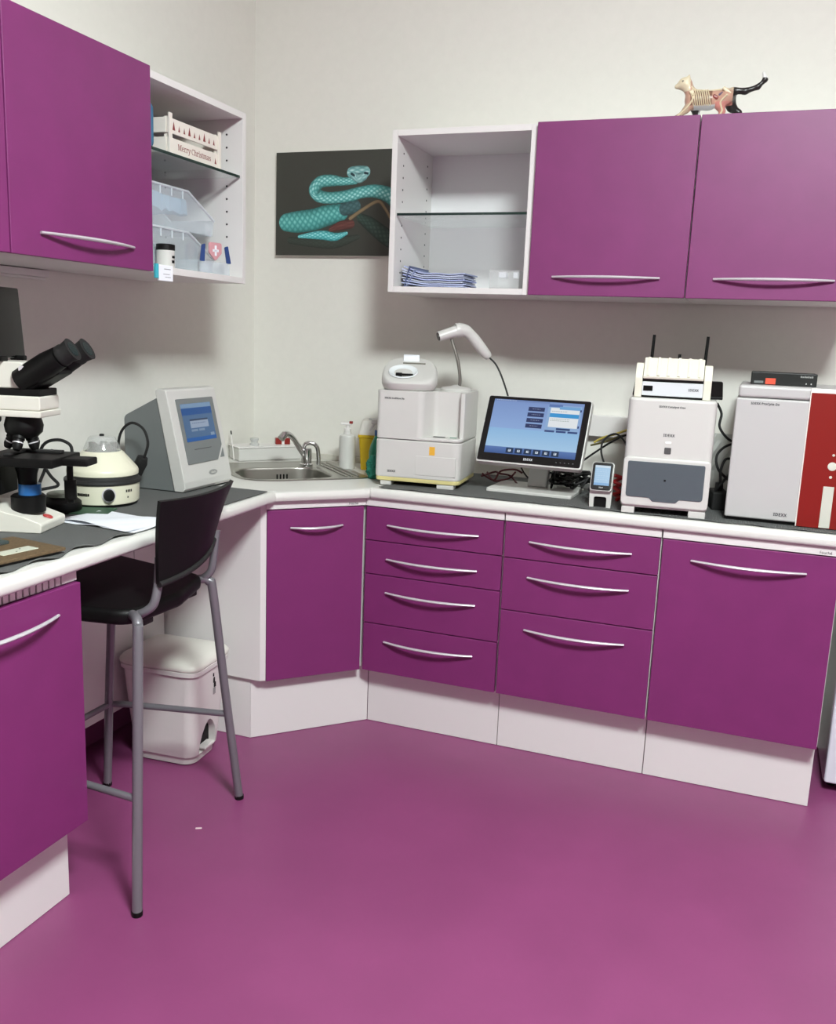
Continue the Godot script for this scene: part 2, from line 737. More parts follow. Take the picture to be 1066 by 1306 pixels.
func base_cabinet(called: String, label: String, cat: String, where: Vector3, turn: float, w: float, fronts: Array, depth := 0.53, vent := false) -> Node3D:
	var t := thing(called, label, cat, where, turn)
	part("carcass", joined([box(0.0006, 0.019, 0.222, 0.82, -depth, -0.0195), box(w - 0.019, w - 0.0006, 0.222, 0.82, -depth, -0.0195), box(0.019, w - 0.019, 0.222, 0.24, -depth, -0.023), box(0.019, w - 0.019, 0.222, 0.85, -depth, -depth + 0.01), box(0.019, w - 0.019, 0.8, 0.822, -depth, -0.03)]), M.white, t)
	for f in fronts:
		front_panel("door" if fronts.size() == 1 else "drawer", t, 0.0036, w - 0.0036, f[0], f[1], f[2])
	part("plinth", box(0.0012, w - 0.0012, 0.0015, 0.2215, -0.086, -0.068, 0.001), M.white, t)
	if not vent:
		part("fascia", box(0.002, w - 0.002, 0.8235, 0.8485, -0.02, -0.0005, 0.0015), M.white, t)
	else:
		part("vent_slot_shade", box(0.005, w - 0.005, 0.8235, 0.8485, -0.05, -0.03, 0.001), M.black, t)  # black sheet added behind the slats, gives the slots their shade by colour
		var x := 0.004
		while x < w - 0.05:
			part("slat", box(x, x + 0.0142, 0.8232, 0.8488, -0.024, -0.012, 0.0012), M.white, t)
			x += 0.0190
		part("fascia_end", box(x, w - 0.002, 0.8232, 0.8488, -0.024, -0.012, 0.0012), M.white, t)
	return t

func base_units() -> void:
	var g := 0.0016
	base_cabinet("drawer_cabinet", "purple base cabinet with four drawers, next to the corner sink door", "cabinet", Vector3(0.90, 0, 0.6), 0, 0.4995, [[0.7015 + g, 0.82, 0.761], [0.5804 + g, 0.7015 - g, 0.640], [0.4006 + g, 0.5804 - g, 0.5195], [0.2216, 0.4006 - g, 0.339]])
	base_cabinet("drawer_cabinet", "purple base cabinet with three drawers in the back row", "cabinet", Vector3(1.3995, 0, 0.6), 0, 0.504, [[0.7001 + g, 0.82, 0.761], [0.5204 + g, 0.7001 - g, 0.641], [0.2216, 0.5204 - g, 0.461]])
	var u3 := base_cabinet("base_cabinet", "purple base cabinet with one big door, right end of back row", "cabinet", Vector3(1.9035, 0, 0.6), 0, 0.512, [[0.2216, 0.82, 0.762]])
	lettering("Fouché", 0.0075, Vector3(0.465, 0.8315, 0.0), Basis(), M.print, u3)
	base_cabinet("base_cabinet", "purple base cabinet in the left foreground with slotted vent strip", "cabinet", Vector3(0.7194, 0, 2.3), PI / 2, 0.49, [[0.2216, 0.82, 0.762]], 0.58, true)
	# corner sink unit
	var a := Vector3(0.653, 0, 0.855)
	var turn := atan2(0.255, 0.247)
	var w := Vector2(0.247, 0.255).length()
	var t := thing("corner_sink_cabinet", "purple single door corner cabinet under the steel sink", "cabinet", a, turn)
	front_panel("door", t, 0.004, w - 0.006, 0.2216, 0.82, 0.758, 0.186)
	part("fascia", box(0.0, w + 0.002, 0.8235, 0.8485, -0.02, -0.0005, 0.0015), M.white, t)
	lettering("Fouché", 0.0075, Vector3(w - 0.045, 0.8315, 0.0), Basis(), M.print, t)
	var inv := Transform3D(Basis(Vector3.UP, turn), a).affine_inverse()
	part("side_panel", inv * prism_y(PackedVector2Array([Vector2(0.13, 0.846), Vector2(0.13, 0.864), Vector2(0.638, 0.864), Vector2(0.652, 0.850), Vector2(0.639, 0.837), Vector2(0.630, 0.846)]), 0.223, 0.849, 0.001, 1), M.white, t)
	part("side_panel", inv * box(0.88, 0.898, 0.223, 0.849, 0.07, 0.575), M.white, t)
	part("plinth", inv * prism_y(PackedVector2Array([Vector2(0.594, 0.849), Vector2(0.587, 0.828), Vector2(0.882, 0.520), Vector2(0.899, 0.5315)]), 0.0015, 0.221, 0.0005, 1), M.white, t)
	part("plinth_return", inv * prism_y(PackedVector2Array([Vector2(0.13, 0.832), Vector2(0.13, 0.850), Vector2(0.594, 0.850), Vector2(0.585, 0.832)]), 0.0015, 0.2215, 0.0005, 1), M.white, t)
	# panel at the back of the knee space
	var k := thing("knee_space_panel", "white back panel in the knee space under the left worktop", "panel", Vector3(0.25, 0, 1.33))
	part("board", box(-0.009, 0.009, 0.15, 0.849, -0.455, -0.3), M.white, k)
	part("board", box(-0.009, 0.009, 0.15, 0.849, -0.297, 0.47), M.white, k)

func wall_units() -> void:
	var y0 := 1.5551
	var y1 := 2.0912
	var h := y1 - y0
	var d := 0.36
	# doors on the back wall
	for i in 2:
		var x0: float = [1.3893, 1.8903][i]
		var w := 0.501
		var t := thing("wall_cabinet", ["purple wall cabinet beside the open shelf box on the back wall", "purple wall cabinet at the right edge, under the cat's tail"][i], "cabinet", Vector3(x0, y0, 0.4446))
		part("carcass", joined([box(0.001, 0.019, 0, h, -0.385, -0.0215), box(w - 0.019, w - 0.001, 0, h, -0.385, -0.0215), box(0.019, w - 0.019, 0, 0.018, -0.385, -0.022), box(0.019, w - 0.019, h - 0.018, h, -0.385, -0.022), box(0.019, w - 0.019, 0.018, h - 0.018, -0.385, -0.377)]), M.white, t)
		front_panel("door", t, 0.002, w - 0.002, 0.0, h, 0.058, 0.34)
	# doors on the left wall
	for i in 2:
		var z1: float = [1.7706, 2.2914][i]
		var w := 0.5208
		var t := thing("wall_cabinet", ["purple wall cabinet with handle next to the left open shelf box", "purple wall cabinet cut off at the upper left corner"][i], "cabinet", Vector3(0.5172, y0, z1), PI / 2)
		part("carcass", joined([box(0.001, 0.019, 0, h, -0.385, -0.0215), box(w - 0.019, w - 0.001, 0, h, -0.385, -0.0215), box(0.019, w - 0.019, 0, 0.018, -0.385, -0.022), box(0.019, w - 0.019, h - 0.018, h, -0.385, -0.022), box(0.019, w - 0.019, 0.018, h - 0.018, -0.385, -0.377)]), M.white, t)
		front_panel("door", t, 0.002, w - 0.002, 0.0, h, 0.055, 0.34)
	open_box("white open shelf box on the back wall beside the snake picture", Vector3(0.8826, y0, 0.4226), 0, 0.504, h)
	open_box("white open shelf box on the left wall holding clear bins", Vector3(0.493, y0, 1.2475), PI / 2, 0.524, h)
	solo("hanging_rail", joined([box(-0.75, 0.75, -0.02, 0, -0.003, 0.02, 0.002), box(-0.75, 0.75, -0.028, -0.02, -0.003, 0.006, 0.002)]), M.white, "white rail on the left wall just under the purple cabinets", "rail", Vector3(0.13, 1.553, 2.0), PI / 2)

func open_box(label: String, where: Vector3, turn: float, w: float, h: float) -> void:
	var t := thing("open_shelf_box", label, "shelf", where, turn)
	part("side_panel", box(0, 0.02, 0, h, -0.363, 0, 0.0012), M.white, t)
	part("side_panel", box(w - 0.02, w, 0, h, -0.363, 0, 0.0012), M.white, t)
	part("bottom_panel", box(0.02, w - 0.02, 0, 0.02, -0.363, 0, 0.0012), M.white, t)
	part("top_panel", box(0.02, w - 0.02, h - 0.02, h, -0.363, 0, 0.0012), M.white, t)
	part("back_panel", box(0.02, w - 0.02, 0.02, h - 0.02, -0.363, -0.355, 0.0005), M.inner, t)
	var gy := 0.262 if turn == 0 else 0.338
	var g := part("glass_shelf", box(0.022, w - 0.022, gy - 0.004, gy + 0.004, -0.354, -0.012, 0.001), M.glass, t, "clear glass shelf")
	part("polished_edge", box(0.022, w - 0.022, gy - 0.0041, gy + 0.0041, -0.0118, -0.009, 0.0004), M.glass_edge, g, "dark green glass edge")
	var holes := PackedVector3Array()
	for sx in 2:
		for col in [-0.06, -0.30]:
			for k in 11:
				var y := 0.07 + k * 0.04
				var x: float = 0.0202 if sx == 0 else w - 0.0202
				holes.append_array(Transform3D(Basis(Vector3(0, 0, 1), PI / 2), Vector3(x, y, col)) * lathe([Vector2(0, -0.0006), Vector2(0.0034, -0.0006), Vector2(0.0034, 0.0006), Vector2(0, 0.0006)], 8))
	var ph := part("pin_holes", holes, M.dark, t, "small dark shelf pin sockets")
	ph.set_meta("kind", "stuff")

# ---------------------------------------------------------------- sink
func sink() -> void:
	var t := thing("sink", "stainless steel sink set into the corner worktop", "sink", Vector3(0.501, YC, 0.425), PI / 4)
	var c := Vector2(-0.035, 0.055)
	var angs := []
	for i in 72:
		angs.append(TAU * i / 72.0 + 0.013)
	var outer := round_poly([Vector2(-0.235, -0.225) - c, Vector2(0.245, -0.225) - c, Vector2(0.245, 0.232) - c, Vector2(-0.235, 0.232) - c], [0.03, 0.03, 0.03, 0.16], 8)
	var bowl := round_poly([Vector2(-0.17, -0.135), Vector2(0.165, -0.135), Vector2(0.165, 0.135), Vector2(-0.17, 0.135)], 0.085, 8)
	var rings := []
	for e in [[0.0003, 1.0, outer, 0.0], [0.0035, 1.0, outer, 0.003], [0.0035, 1.0, outer, 0.012], [0.0022, 1.0, outer, 0.015], [0.0022, 1.045, bowl, 0.0], [0.0, 1.0, bowl, 0.0], [-0.006, 0.975, bowl, 0.0], [-0.10, 0.92, bowl, 0.0], [-0.125, 0.86, bowl, 0.0], [-0.135, 0.74, bowl, 0.0], [-0.137, 0.16, bowl, 0.0]]:
		var poly: PackedVector2Array = e[2]
		if e[3] > 0:
			poly = inset_ccw(poly, e[3]) if area2(poly) > 0 else poly
		var r := PackedVector3Array()
		for a in angs:
			var q := ray_hit(poly, a)
			r.append(Vector3(c.x + q.x * e[1], e[0], c.y + q.y * e[1]))
		rings.append(r)
	var s := loft(rings, false, true)
	# faces must look up and inwards
	for i in range(0, s.size(), 3):
		pass
	var up := 0.0
	for i in range(0, s.size(), 3):
		up += (s[i + 1] - s[i]).cross(s[i + 2] - s[i]).y
	if up < 0:
		for i in range(0, s.size(), 3):
			var v := s[i + 1]
			s[i + 1] = s[i + 2]
			s[i + 2] = v
	part("bowl", s, M.steel, t)
	part("drain", at_pos(lathe([Vector2(0.03, -0.136), Vector2(0.03, -0.133), Vector2(0.022, -0.132), Vector2(0.0, -0.135)], 20), c.x, 0, c.y), M.chrome, t)
	for k in 4:
		part("overflow_slot", rbox(Vector3(0.006, 0.022, 0.004), 0.0018), M.black, t).position = Vector3(c.x + 0.012 + k * 0.013, -0.035, c.y - 0.129)
	for k in 3:
		part("drainer_ridge", tube(PackedVector3Array([Vector3(0.165 + k * 0.022, 0.0015, -0.17), Vector3(0.165 + k * 0.022, 0.004, -0.16), Vector3(0.165 + k * 0.022, 0.004, 0.18), Vector3(0.165 + k * 0.022, 0.0015, 0.19)]), 0.004, 8), M.steel, t)
	# mixer tap
	var f := thing("mixer_tap", "chrome mixer tap standing on the sink rim", "tap", Vector3(0.501, YC + 0.0025, 0.425) + Vector3(0.707, 0, -0.707) * 0.105 + Vector3(0.707, 0, 0.707) * -0.112, PI / 4)
	part("body", lathe([Vector2(0.0, 0), Vector2(0.026, 0), Vector2(0.026, 0.006), Vector2(0.021, 0.01), Vector2(0.021, 0.06), Vector2(0.019, 0.068), Vector2(0.0, 0.07)], 24), M.chrome, f)
	part("spout", tube(spline([Vector3(-0.005, 0.035, 0.0), Vector3(-0.025, 0.06, 0.01), Vector3(-0.06, 0.108, 0.024), Vector3(-0.08, 0.126, 0.032), Vector3(-0.097, 0.13, 0.039), Vector3(-0.108, 0.122, 0.044)]), 0.0105, 12), M.chrome, f)
	part("spout_head", tube(PackedVector3Array([Vector3(-0.1, 0.129, 0.04), Vector3(-0.118, 0.112, 0.048)]), 0.014, 14), M.chrome, f)
	part("lever", tube(spline([Vector3(-0.012, 0.066, 0.0), Vector3(-0.005, 0.085, 0.002), Vector3(0.02, 0.088, 0.01), Vector3(0.038, 0.074, 0.016), Vector3(0.044, 0.035, 0.018), Vector3(0.044, 0.004, 0.018)]), 0.0085, 12), M.chrome, f)
	# white tray behind the sink with small things on it
	var bt := thing("white_box", "flat white plastic box standing behind the sink in the corner", "box", Vector3(0.262, YC + 0.0005, 0.185), deg_to_rad(52))
	part("body", box(-0.135, 0.135, 0.0, 0.052, -0.058, 0.058, 0.006, 2), M.device, bt)
	part("lid", box(-0.138, 0.138, 0.052, 0.058, -0.061, 0.061, 0.0025, 1), M.white, bt)
	var top := YC + 0.0585
	var w := thing("grey_weight", "small grey spool on the white box by the sink", "spool", Vector3(0.262 - 0.055 * 0.62, top, 0.185 + 0.055 * 0.79) + Vector3(0.015, 0, 0.012))
	part("body", lathe([Vector2(0, 0), Vector2(0.019, 0), Vector2(0.019, 0.007), Vector2(0.014, 0.011), Vector2(0.014, 0.018), Vector2(0.017, 0.022), Vector2(0.017, 0.031), Vector2(0, 0.031)], 20), M.device_grey, w)
	var rb := thing("red_block", "small red and white block on the white box behind the tap", "block", Vector3(0.262 + 0.075 * 0.62, top, 0.185 - 0.075 * 0.79), deg_to_rad(40))
	part("body", box(-0.03, 0.03, 0, 0.026, -0.012, 0.012, 0.002), M.red, rb)
	part("band", box(-0.006, 0.006, 0, 0.0265, -0.0125, 0.0125, 0.001), M.white, rb)
	var st := thing("thin_stick", "thin dark stick leaning in the corner beside the white box", "stick", Vector3(0.185, YC, 0.31))
	part("shaft", bar(Vector3(0.012, 0.002, 0.01), Vector3(-0.03, 0.11, -0.035), 0.0018, 6), M.white, st)
	part("tip", bar(Vector3(-0.0258, 0.1, -0.031), Vector3(-0.032, 0.114, -0.037), 0.003, 6), M.dark, st)
	# bottles beside the sink
	var b := thing("soap_bottle", "white pump soap bottle beside the sink", "bottle", Vector3(0.655, YC, 0.235), 0.4)
	part("body", lathe([Vector2(0, 0), Vector2(0.03, 0), Vector2(0.032, 0.004), Vector2(0.032, 0.122), Vector2(0.029, 0.13), Vector2(0.016, 0.136), Vector2(0.013, 0.15), Vector2(0, 0.15)], 28), M.device, b)
	part("pump", joined([lathe([Vector2(0, 0.15), Vector2(0.014, 0.15), Vector2(0.014, 0.158), Vector2(0.006, 0.16), Vector2(0.006, 0.172), Vector2(0, 0.172)], 16), box(-0.028, 0.016, 0.17, 0.18, -0.009, 0.009, 0.004, 2)]), M.white, b)
	part("red_clip", box(0.006, 0.02, 0.176, 0.186, -0.01, 0.01, 0.002), M.red, b)
	var y := thing("sharps_bin", "yellow sharps container with pale lid beside the soap bottle", "sharps bin", Vector3(0.744, YC, 0.185), 0.35)
	var sq := round_poly([Vector2(-0.5, -0.5), Vector2(0.5, -0.5), Vector2(0.5, 0.5), Vector2(-0.5, 0.5)], 0.12, 4)
	part("body", loft([ring_of(sq, 0.0, 0.084, 0.084), ring_of(sq, 0.005, 0.09, 0.09), ring_of(sq, 0.125, 0.108, 0.108), ring_of(sq, 0.128, 0.116, 0.116), ring_of(sq, 0.138, 0.116, 0.116)]), M.yellow, y)
	part("lid", loft([ring_of(sq, 0.138, 0.112, 0.112), ring_of(sq, 0.146, 0.11, 0.11), ring_of(sq, 0.188, 0.092, 0.092), ring_of(sq, 0.194, 0.084, 0.084)]), mat(226, 222, 214, 0.4), y)
	part("flap", box(-0.02, 0.02, 0.194, 0.199, -0.015, 0.015, 0.002), M.device_grey, y)
	part("warning_print", joined([box(0.022, 0.036, 0.075, 0.1, 0.0475, 0.0495, 0.0005), box(0.024, 0.034, 0.02, 0.032, 0.0445, 0.0465, 0.0005)]), M.black, y)
	var g := thing("spray_bottle", "green spray bottle with white trigger head beside the left analyser", "bottle", Vector3(0.826, YC, 0.325), 0.2)
	part("body", lathe([Vector2(0, 0), Vector2(0.034, 0), Vector2(0.036, 0.005), Vector2(0.036, 0.09), Vector2(0.03, 0.115), Vector2(0.016, 0.148), Vector2(0.014, 0.16), Vector2(0, 0.16)], 24), mat(20, 128, 96, 0.3), g)
	part("collar", lathe([Vector2(0, 0.15), Vector2(0.017, 0.15), Vector2(0.017, 0.17), Vector2(0, 0.17)], 20), mat(24, 78, 140, 0.4), g)
	part("trigger_head", joined([lathe([Vector2(0, 0.17), Vector2(0.011, 0.17), Vector2(0.009, 0.195), Vector2(0, 0.195)], 14), box(-0.03, 0.02, 0.192, 0.21, -0.008, 0.008, 0.004, 2), moved(box(-0.004, 0.004, -0.035, 0, -0.005, 0.005, 0.002), Transform3D(Basis(Vector3(0, 0, 1), -0.5), Vector3(-0.018, 0.195, 0)))]), M.device, g)
	# crumpled green cloth
	var fn := FastNoiseLite.new()
	fn.seed = 4
	fn.frequency = 26.0
	var cr := []
	for i in 29:
		var f2 := float(i) / 28.0
		var ring := PackedVector3Array()
		for k in 56:
			var a := TAU * k / 56.0
			var rad := 0.031 * pow(sin(PI * clampf(f2 * 0.86 + 0.12, 0, 1)), 0.4) * (1.0 + 0.42 * fn.get_noise_3d(cos(a) * 0.06, f2 * 0.12, sin(a) * 0.06))
			ring.append(Vector3(cos(a) * rad, 0.002 + f2 * 0.085, -sin(a) * rad))
		cr.append(ring)
	solo("green_cloth", loft(cr), mat(30, 116, 96, 0.8), "crumpled teal green cloth in front of the spray bottle", "cloth", Vector3(0.848, YC, 0.41))

# ---------------------------------------------------------------- back worktop
func pad(img: Image, x: int, y: int, w: int, h: int, c: Color) -> void:
	img.fill_rect(Rect2i(x, y, w, h), c)

func ui_lines(img: Image, x: int, y: int, w: int, n: int, step: int, c: Color, sd: int) -> void:
	var rng := RandomNumberGenerator.new()
	rng.seed = sd
	for i in n:
		var cx := x
		while cx < x + w:
			var l := rng.randi_range(3, 9)
			pad(img, cx, y + i * step, mini(l, x + w - cx), 2, c)
			cx += l + 3

func monitor_image() -> Image:
	var img := Image.create(400, 300, false, Image.FORMAT_RGB8)
	for y in 300:
		var c := Color8(132, 160, 214).lerp(Color8(150, 182, 232), y / 160.0) if y < 160 else Color8(150, 196, 238).lerp(Color8(176, 214, 246), (y - 160) / 105.0)
		if y > 262:
			c = Color8(96, 130, 190).lerp(Color8(66, 98, 160), (y - 262) / 38.0)
		pad(img, 0, y, 400, 1, c)
	pad(img, 0, 0, 250, 10, Color8(120, 146, 200))
	ui_lines(img, 10, 4, 90, 1, 6, Color8(220, 230, 245), 2)
	for k in 4:
		pad(img, 160, 34 + k * 31, 72, 22, Color8(44, 58, 104))
		ui_lines(img, 178, 43 + k * 31, 38, 1, 6, Color8(180, 190, 214), 5 + k)
	pad(img, 246, 16, 146, 146, Color8(150, 184, 226))
	pad(img, 248, 12, 60, 14, Color8(96, 126, 186))
	pad(img, 258, 30, 126, 106, Color8(240, 246, 250))
	pad(img, 296, 22, 90, 16, Color8(120, 176, 226))
	ui_lines(img, 264, 48, 66, 1, 8, Color8(110, 120, 140), 21)
	pad(img, 258, 60, 126, 22, Color8(64, 160, 224))
	ui_lines(img, 264, 90, 84, 2, 9, Color8(120, 140, 130), 23)
	pad(img, 386, 34, 6, 12, Color8(30, 50, 110))
	pad(img, 386, 122, 6, 12, Color8(30, 50, 110))
	pad(img, 296, 140, 60, 10, Color8(30, 60, 110))
	for k in 3:
		pad(img, 248 + k * 50, 154, 42, 10, Color8(52, 74, 128))
	for k in 6:
		pad(img, 96 + k * 40, 266, 32, 28, Color8(26, 52, 84))
		pad(img, 106 + k * 40, 274, 12, 12, Color8(230, 238, 246))
		pad(img, 108 + (k * 7) % 5 + k * 40, 276, 5, 5, Color8(60, 100, 160))
	return img

func cable(called: String, label: String, pts: Array, rad: float, m: Material, group := "") -> void:
	var o: Vector3 = pts[0]
	var loc := []
	for p in pts:
		loc.append(p - o)
	solo(called, tube(spline(loc, 5), rad, 7), m, label, "cable", o, 0.0, group)

func back_counter() -> void:
	# left analyser ------------------------------------------------
	var t := thing("analyser", "boxy white analyser with recessed right side and yellow stripe near the sink", "analyser", Vector3(0.903, YM, 0.54), deg_to_rad(5))
	var foot := round_poly([Vector2(0, 0), Vector2(0.305, 0), Vector2(0.305, -0.27), Vector2(0, -0.27)], [0.02, 0.035, 0.02, 0.02], 5)
	part("base_stripe", prism_y(inset_any(foot, 0.002), 0.017, 0.032, 0.003), mat(214, 202, 140, 0.5), t, "pale yellow stripe")
	part("lower_housing", prism_y(foot, 0.03, 0.163, 0.006), M.device, t)
	part("shelf_ledge", prism_y(round_poly([Vector2(0.14, -0.001), Vector2(0.305, -0.001), Vector2(0.305, -0.16), Vector2(0.14, -0.16)], [0.01, 0.035, 0.01, 0.01], 5), 0.1645, 0.176, 0.004), M.device, t)
	part("upper_housing", prism_y(round_poly([Vector2(0.001, 0), Vector2(0.165, 0), Vector2(0.192, -0.075), Vector2(0.285, -0.075), Vector2(0.290, -0.04), Vector2(0.305, -0.04), Vector2(0.305, -0.27), Vector2(0.001, -0.27)], [0.02, 0.028, 0.02, 0.012, 0.004, 0.006, 0.02, 0.02], 5), 0.1655, 0.332, 0.007), M.device, t)
	part("flap", box(0.148, 0.291, 0.045, 0.112, -0.006, 0.0015, 0.002), M.device, t)
	part("sticker", box(0.196, 0.216, 0.117, 0.146, -0.003, 0.0012, 0.0005), mat(232, 176, 60, 0.5), t, "orange and white sticker")
	part("tray_slot", box(0.198, 0.24, 0.1765, 0.178, -0.05, -0.035, 0.0005), M.dark, t)
	part("green_mark", box(0.256, 0.28, 0.1765, 0.1775, -0.052, -0.04, 0.0004), mat(40, 120, 96, 0.6), t)
	for fx in [[0.02, 0.06], [0.225, 0.285]]:
		part("foot", box(fx[0], fx[1], 0.0005, 0.018, -0.05, -0.006, 0.003), M.device, t)
		part("foot", box(fx[0], fx[1], 0.0005, 0.018, -0.26, -0.21, 0.003), M.device, t)
	lettering("IDEXX", 0.0075, Vector3(0.062, 0.052, 0.0004), Basis(), M.print, t, true)
	lettering("IDEXX SediVue Dx", 0.006, Vector3(0.065, 0.305, 0.0004), Basis(), M.print, t, true)
	# small reader on top of it
	var r := thing("strip_reader", "rounded white strip reader with dish lying on the left analyser", "reader", Vector3(0.985, YM + 0.332, 0.44), deg_to_rad(18))
	var el := PackedVector2Array()
	for k in 36:
		var a := TAU * k / 36.0
		el.append(Vector2(signf(cos(a)) * pow(absf(cos(a)), 0.75) * 0.098, signf(sin(a)) * pow(absf(sin(a)), 0.75) * 0.1))
	var rr := []
	for e in [[0.0, 0.86, 0.0], [0.004, 0.92, 0.0], [0.02, 0.99, 0.0], [0.026, 1.0, 0.2], [0.03, 0.985, 0.5], [0.033, 0.95, 0.62], [0.035, 0.88, 0.68]]:
		var ring := ring_of(el, e[0], e[1], e[1])
		for k in ring.size():
			ring[k].y += e[2] * (0.085 - ring[k].z) * 0.62
		rr.append(ring)
	part("housing", loft(rr), M.device, r)
	var tilt := Basis(Vector3.RIGHT, 0.40)
	part("dish", Transform3D(tilt, Vector3(-0.022, 0.062, 0.028)) * lathe([Vector2(0, -0.004), Vector2(0.03, -0.0035), Vector2(0.044, 0.002), Vector2(0.05, 0.004), Vector2(0.052, 0.0), Vector2(0, -0.008)], 28), mat(232, 236, 238, 0.15), r)
	part("black_insert", Transform3D(tilt, Vector3(-0.016, 0.049, 0.058)) * joined([box(-0.03, -0.008, 0, 0.01, -0.006, 0.008, 0.002), box(-0.01, 0.03, 0.002, 0.008, -0.004, 0.003, 0.001)]), M.black, r)
	part("paper_slot", Transform3D(tilt, Vector3(0.012, 0.0885, -0.042)) * box(-0.04, 0.04, 0, 0.0035, -0.003, 0.003, 0.001), mat(120, 118, 108, 0.5), r)
	var pg := []
	for i in 9:
		var a := PI * 0.85 * i / 8.0
		pg.append([Vector3(-0.028, 0.095 + sin(a) * 0.024, -0.062 - 0.022 + cos(a) * 0.022), Vector3(0.028, 0.095 + sin(a) * 0.024, -0.062 - 0.022 + cos(a) * 0.022)])
	part("paper_strip", fix(sheet(pg, 0.0006)), M.paper, r, "curled white paper strip")
	# barcode scanner on its stand
	var s := thing("scanner_stand", "thin gooseneck stand with round white foot on the left analyser", "stand", Vector3(1.135, YM + 0.332, 0.37))
	part("foot", lathe([Vector2(0, 0), Vector2(0.055, 0), Vector2(0.056, 0.006), Vector2(0.05, 0.012), Vector2(0.02, 0.017), Vector2(0.008, 0.022), Vector2(0, 0.022)], 32), M.device, s)
	part("neck", tube(spline([Vector3(0.012, 0.015, 0), Vector3(0.012, 0.05, 0), Vector3(0.0, 0.11, 0), Vector3(-0.022, 0.17, 0.0), Vector3(-0.026, 0.188, 0)]), 0.0058, 10), mat(132, 128, 122, 0.35, 0.6), s, "bare metal gooseneck")
	var g := thing("barcode_scanner", "white handheld barcode scanner held up on a gooseneck stand", "scanner", Vector3(1.112, YM + 0.525, 0.375), deg_to_rad(32))
	part("grip", tube(spline([Vector3(0.012, 0.017, 0), Vector3(0.045, 0.018, 0), Vector3(0.075, -0.003, 0), Vector3(0.108, -0.04, 0), Vector3(0.138, -0.072, 0)], 6), [0.024, 0.0245, 0.025, 0.025, 0.024, 0.023, 0.0225, 0.022, 0.021, 0.02, 0.0195, 0.0193, 0.0195, 0.0198, 0.02, 0.02, 0.02, 0.0198, 0.0195, 0.019, 0.0185, 0.018, 0.017, 0.015, 0.012], 16), M.device, g)
	part("nose", tube(PackedVector3Array([Vector3(0.026, 0.018, 0), Vector3(0.0, 0.01, 0), Vector3(-0.03, 0.0, 0), Vector3(-0.048, -0.006, 0)]), [0.0235, 0.023, 0.021, 0.0205], 16, 0.85), M.device, g)
	part("scan_window", tube(PackedVector3Array([Vector3(-0.0475, -0.0058, 0), Vector3(-0.0505, -0.0068, 0)]), 0.0175, 16, 0.8), M.gloss_black, g)
	cable("scanner_cable", "dark cable hanging from the barcode scanner to behind the monitor", [Vector3(1.227, YM + 0.456, 0.303), Vector3(1.262, 1.315, 0.31), Vector3(1.296, 1.25, 0.315), Vector3(1.325, 1.16, 0.31), Vector3(1.34, 1.06, 0.3), Vector3(1.36, 0.95, 0.25), Vector3(1.40, 0.896, 0.22)], 0.0032, M.dark)
	# touch screen monitor ------------------------------------------------
	var mo := thing("touch_monitor", "tilted black framed touch monitor with blue screen on white base", "monitor", Vector3(1.44, YM, 0.36), deg_to_rad(-2))
	part("base_plate", prism_y(round_poly([Vector2(-0.15, 0.10), Vector2(0.15, 0.10), Vector2(0.15, -0.11), Vector2(-0.15, -0.11)], 0.012, 4), 0.0005, 0.0125, 0.003), M.device, mo)
	part("stand", moved(box(-0.035, 0.035, 0, 0.16, -0.015, 0.015, 0.004, 2), Transform3D(Basis(Vector3.RIGHT, -0.3), Vector3(0, 0.01, -0.03))), M.device_grey, mo)
	var tb := Transform3D(Basis(Vector3.RIGHT, deg_to_rad(-28)), Vector3(0.003, 0.094, 0.115))
	var head := part("screen_housing", tb * prism(round_poly([Vector2(-0.182, 0), Vector2(0.182, 0), Vector2(0.182, 0.249), Vector2(-0.182, 0.249)], 0.01, 4), 0.03, 0.005), M.device, mo)
	head.position = Vector3.ZERO
	part("bezel", tb * at_pos(prism(round_poly([Vector2(-0.178, 0.006), Vector2(0.178, 0.006), Vector2(0.178, 0.245), Vector2(-0.178, 0.245)], 0.008, 4), 0.003, 0.001), 0, 0, 0.0292), M.gloss_black, mo)
	screen("screen", monitor_image(), 0.314, 0.2, 0.8, tb * Vector3(0, 0.134, 0.0328), tb.basis, mo)
	lettering("IDEXX", 0.008, tb * Vector3(0.0, 0.02, 0.0324), tb.basis, mat(210, 212, 216, 0.5), mo, true)
	for k in 5:
		part("button", tb * box(0.095 + k * 0.014, 0.099 + k * 0.014, 0.018, 0.02, 0.032, 0.0328, 0.0003), M.grey, mo)
	# tangle of cables under the monitor
	var rng := RandomNumberGenerator.new()
	rng.seed = 21
	for k in 15:
		var pts := []
		var x := 1.37 + 0.018 * k
		for j in 7:
			pts.append(Vector3(clampf(x + 0.06 + rng.randf_range(-0.05, 0.06), 1.492, 1.66), YM + 0.018 + rng.randf_range(0.0, 0.062), 0.28 + rng.randf_range(-0.06, 0.10)))
		cable("power_cable", "black cable in the tangle under the touch monitor", pts, 0.0042, M.rubber, "tangled cables under the monitor")
	for k in 3:
		var pts := []
		for j in 5:
			pts.append(Vector3(1.235 + 0.03 * j + rng.randf_range(-0.01, 0.01), YM + 0.01 + rng.randf_range(0.0, 0.045), 0.27 + rng.randf_range(-0.04, 0.05)))
		cable("maroon_cable", "dark red cable between the left analyser and the monitor", pts, 0.0036, mat(92, 22, 34, 0.5), "dark red cables left of the monitor")
	# handheld reader ------------------------------------------------
	var h := thing("handheld_reader", "small white reader with lit touchscreen between monitor and middle analyser", "reader", Vector3(1.697, YM, 0.545), deg_to_rad(4))
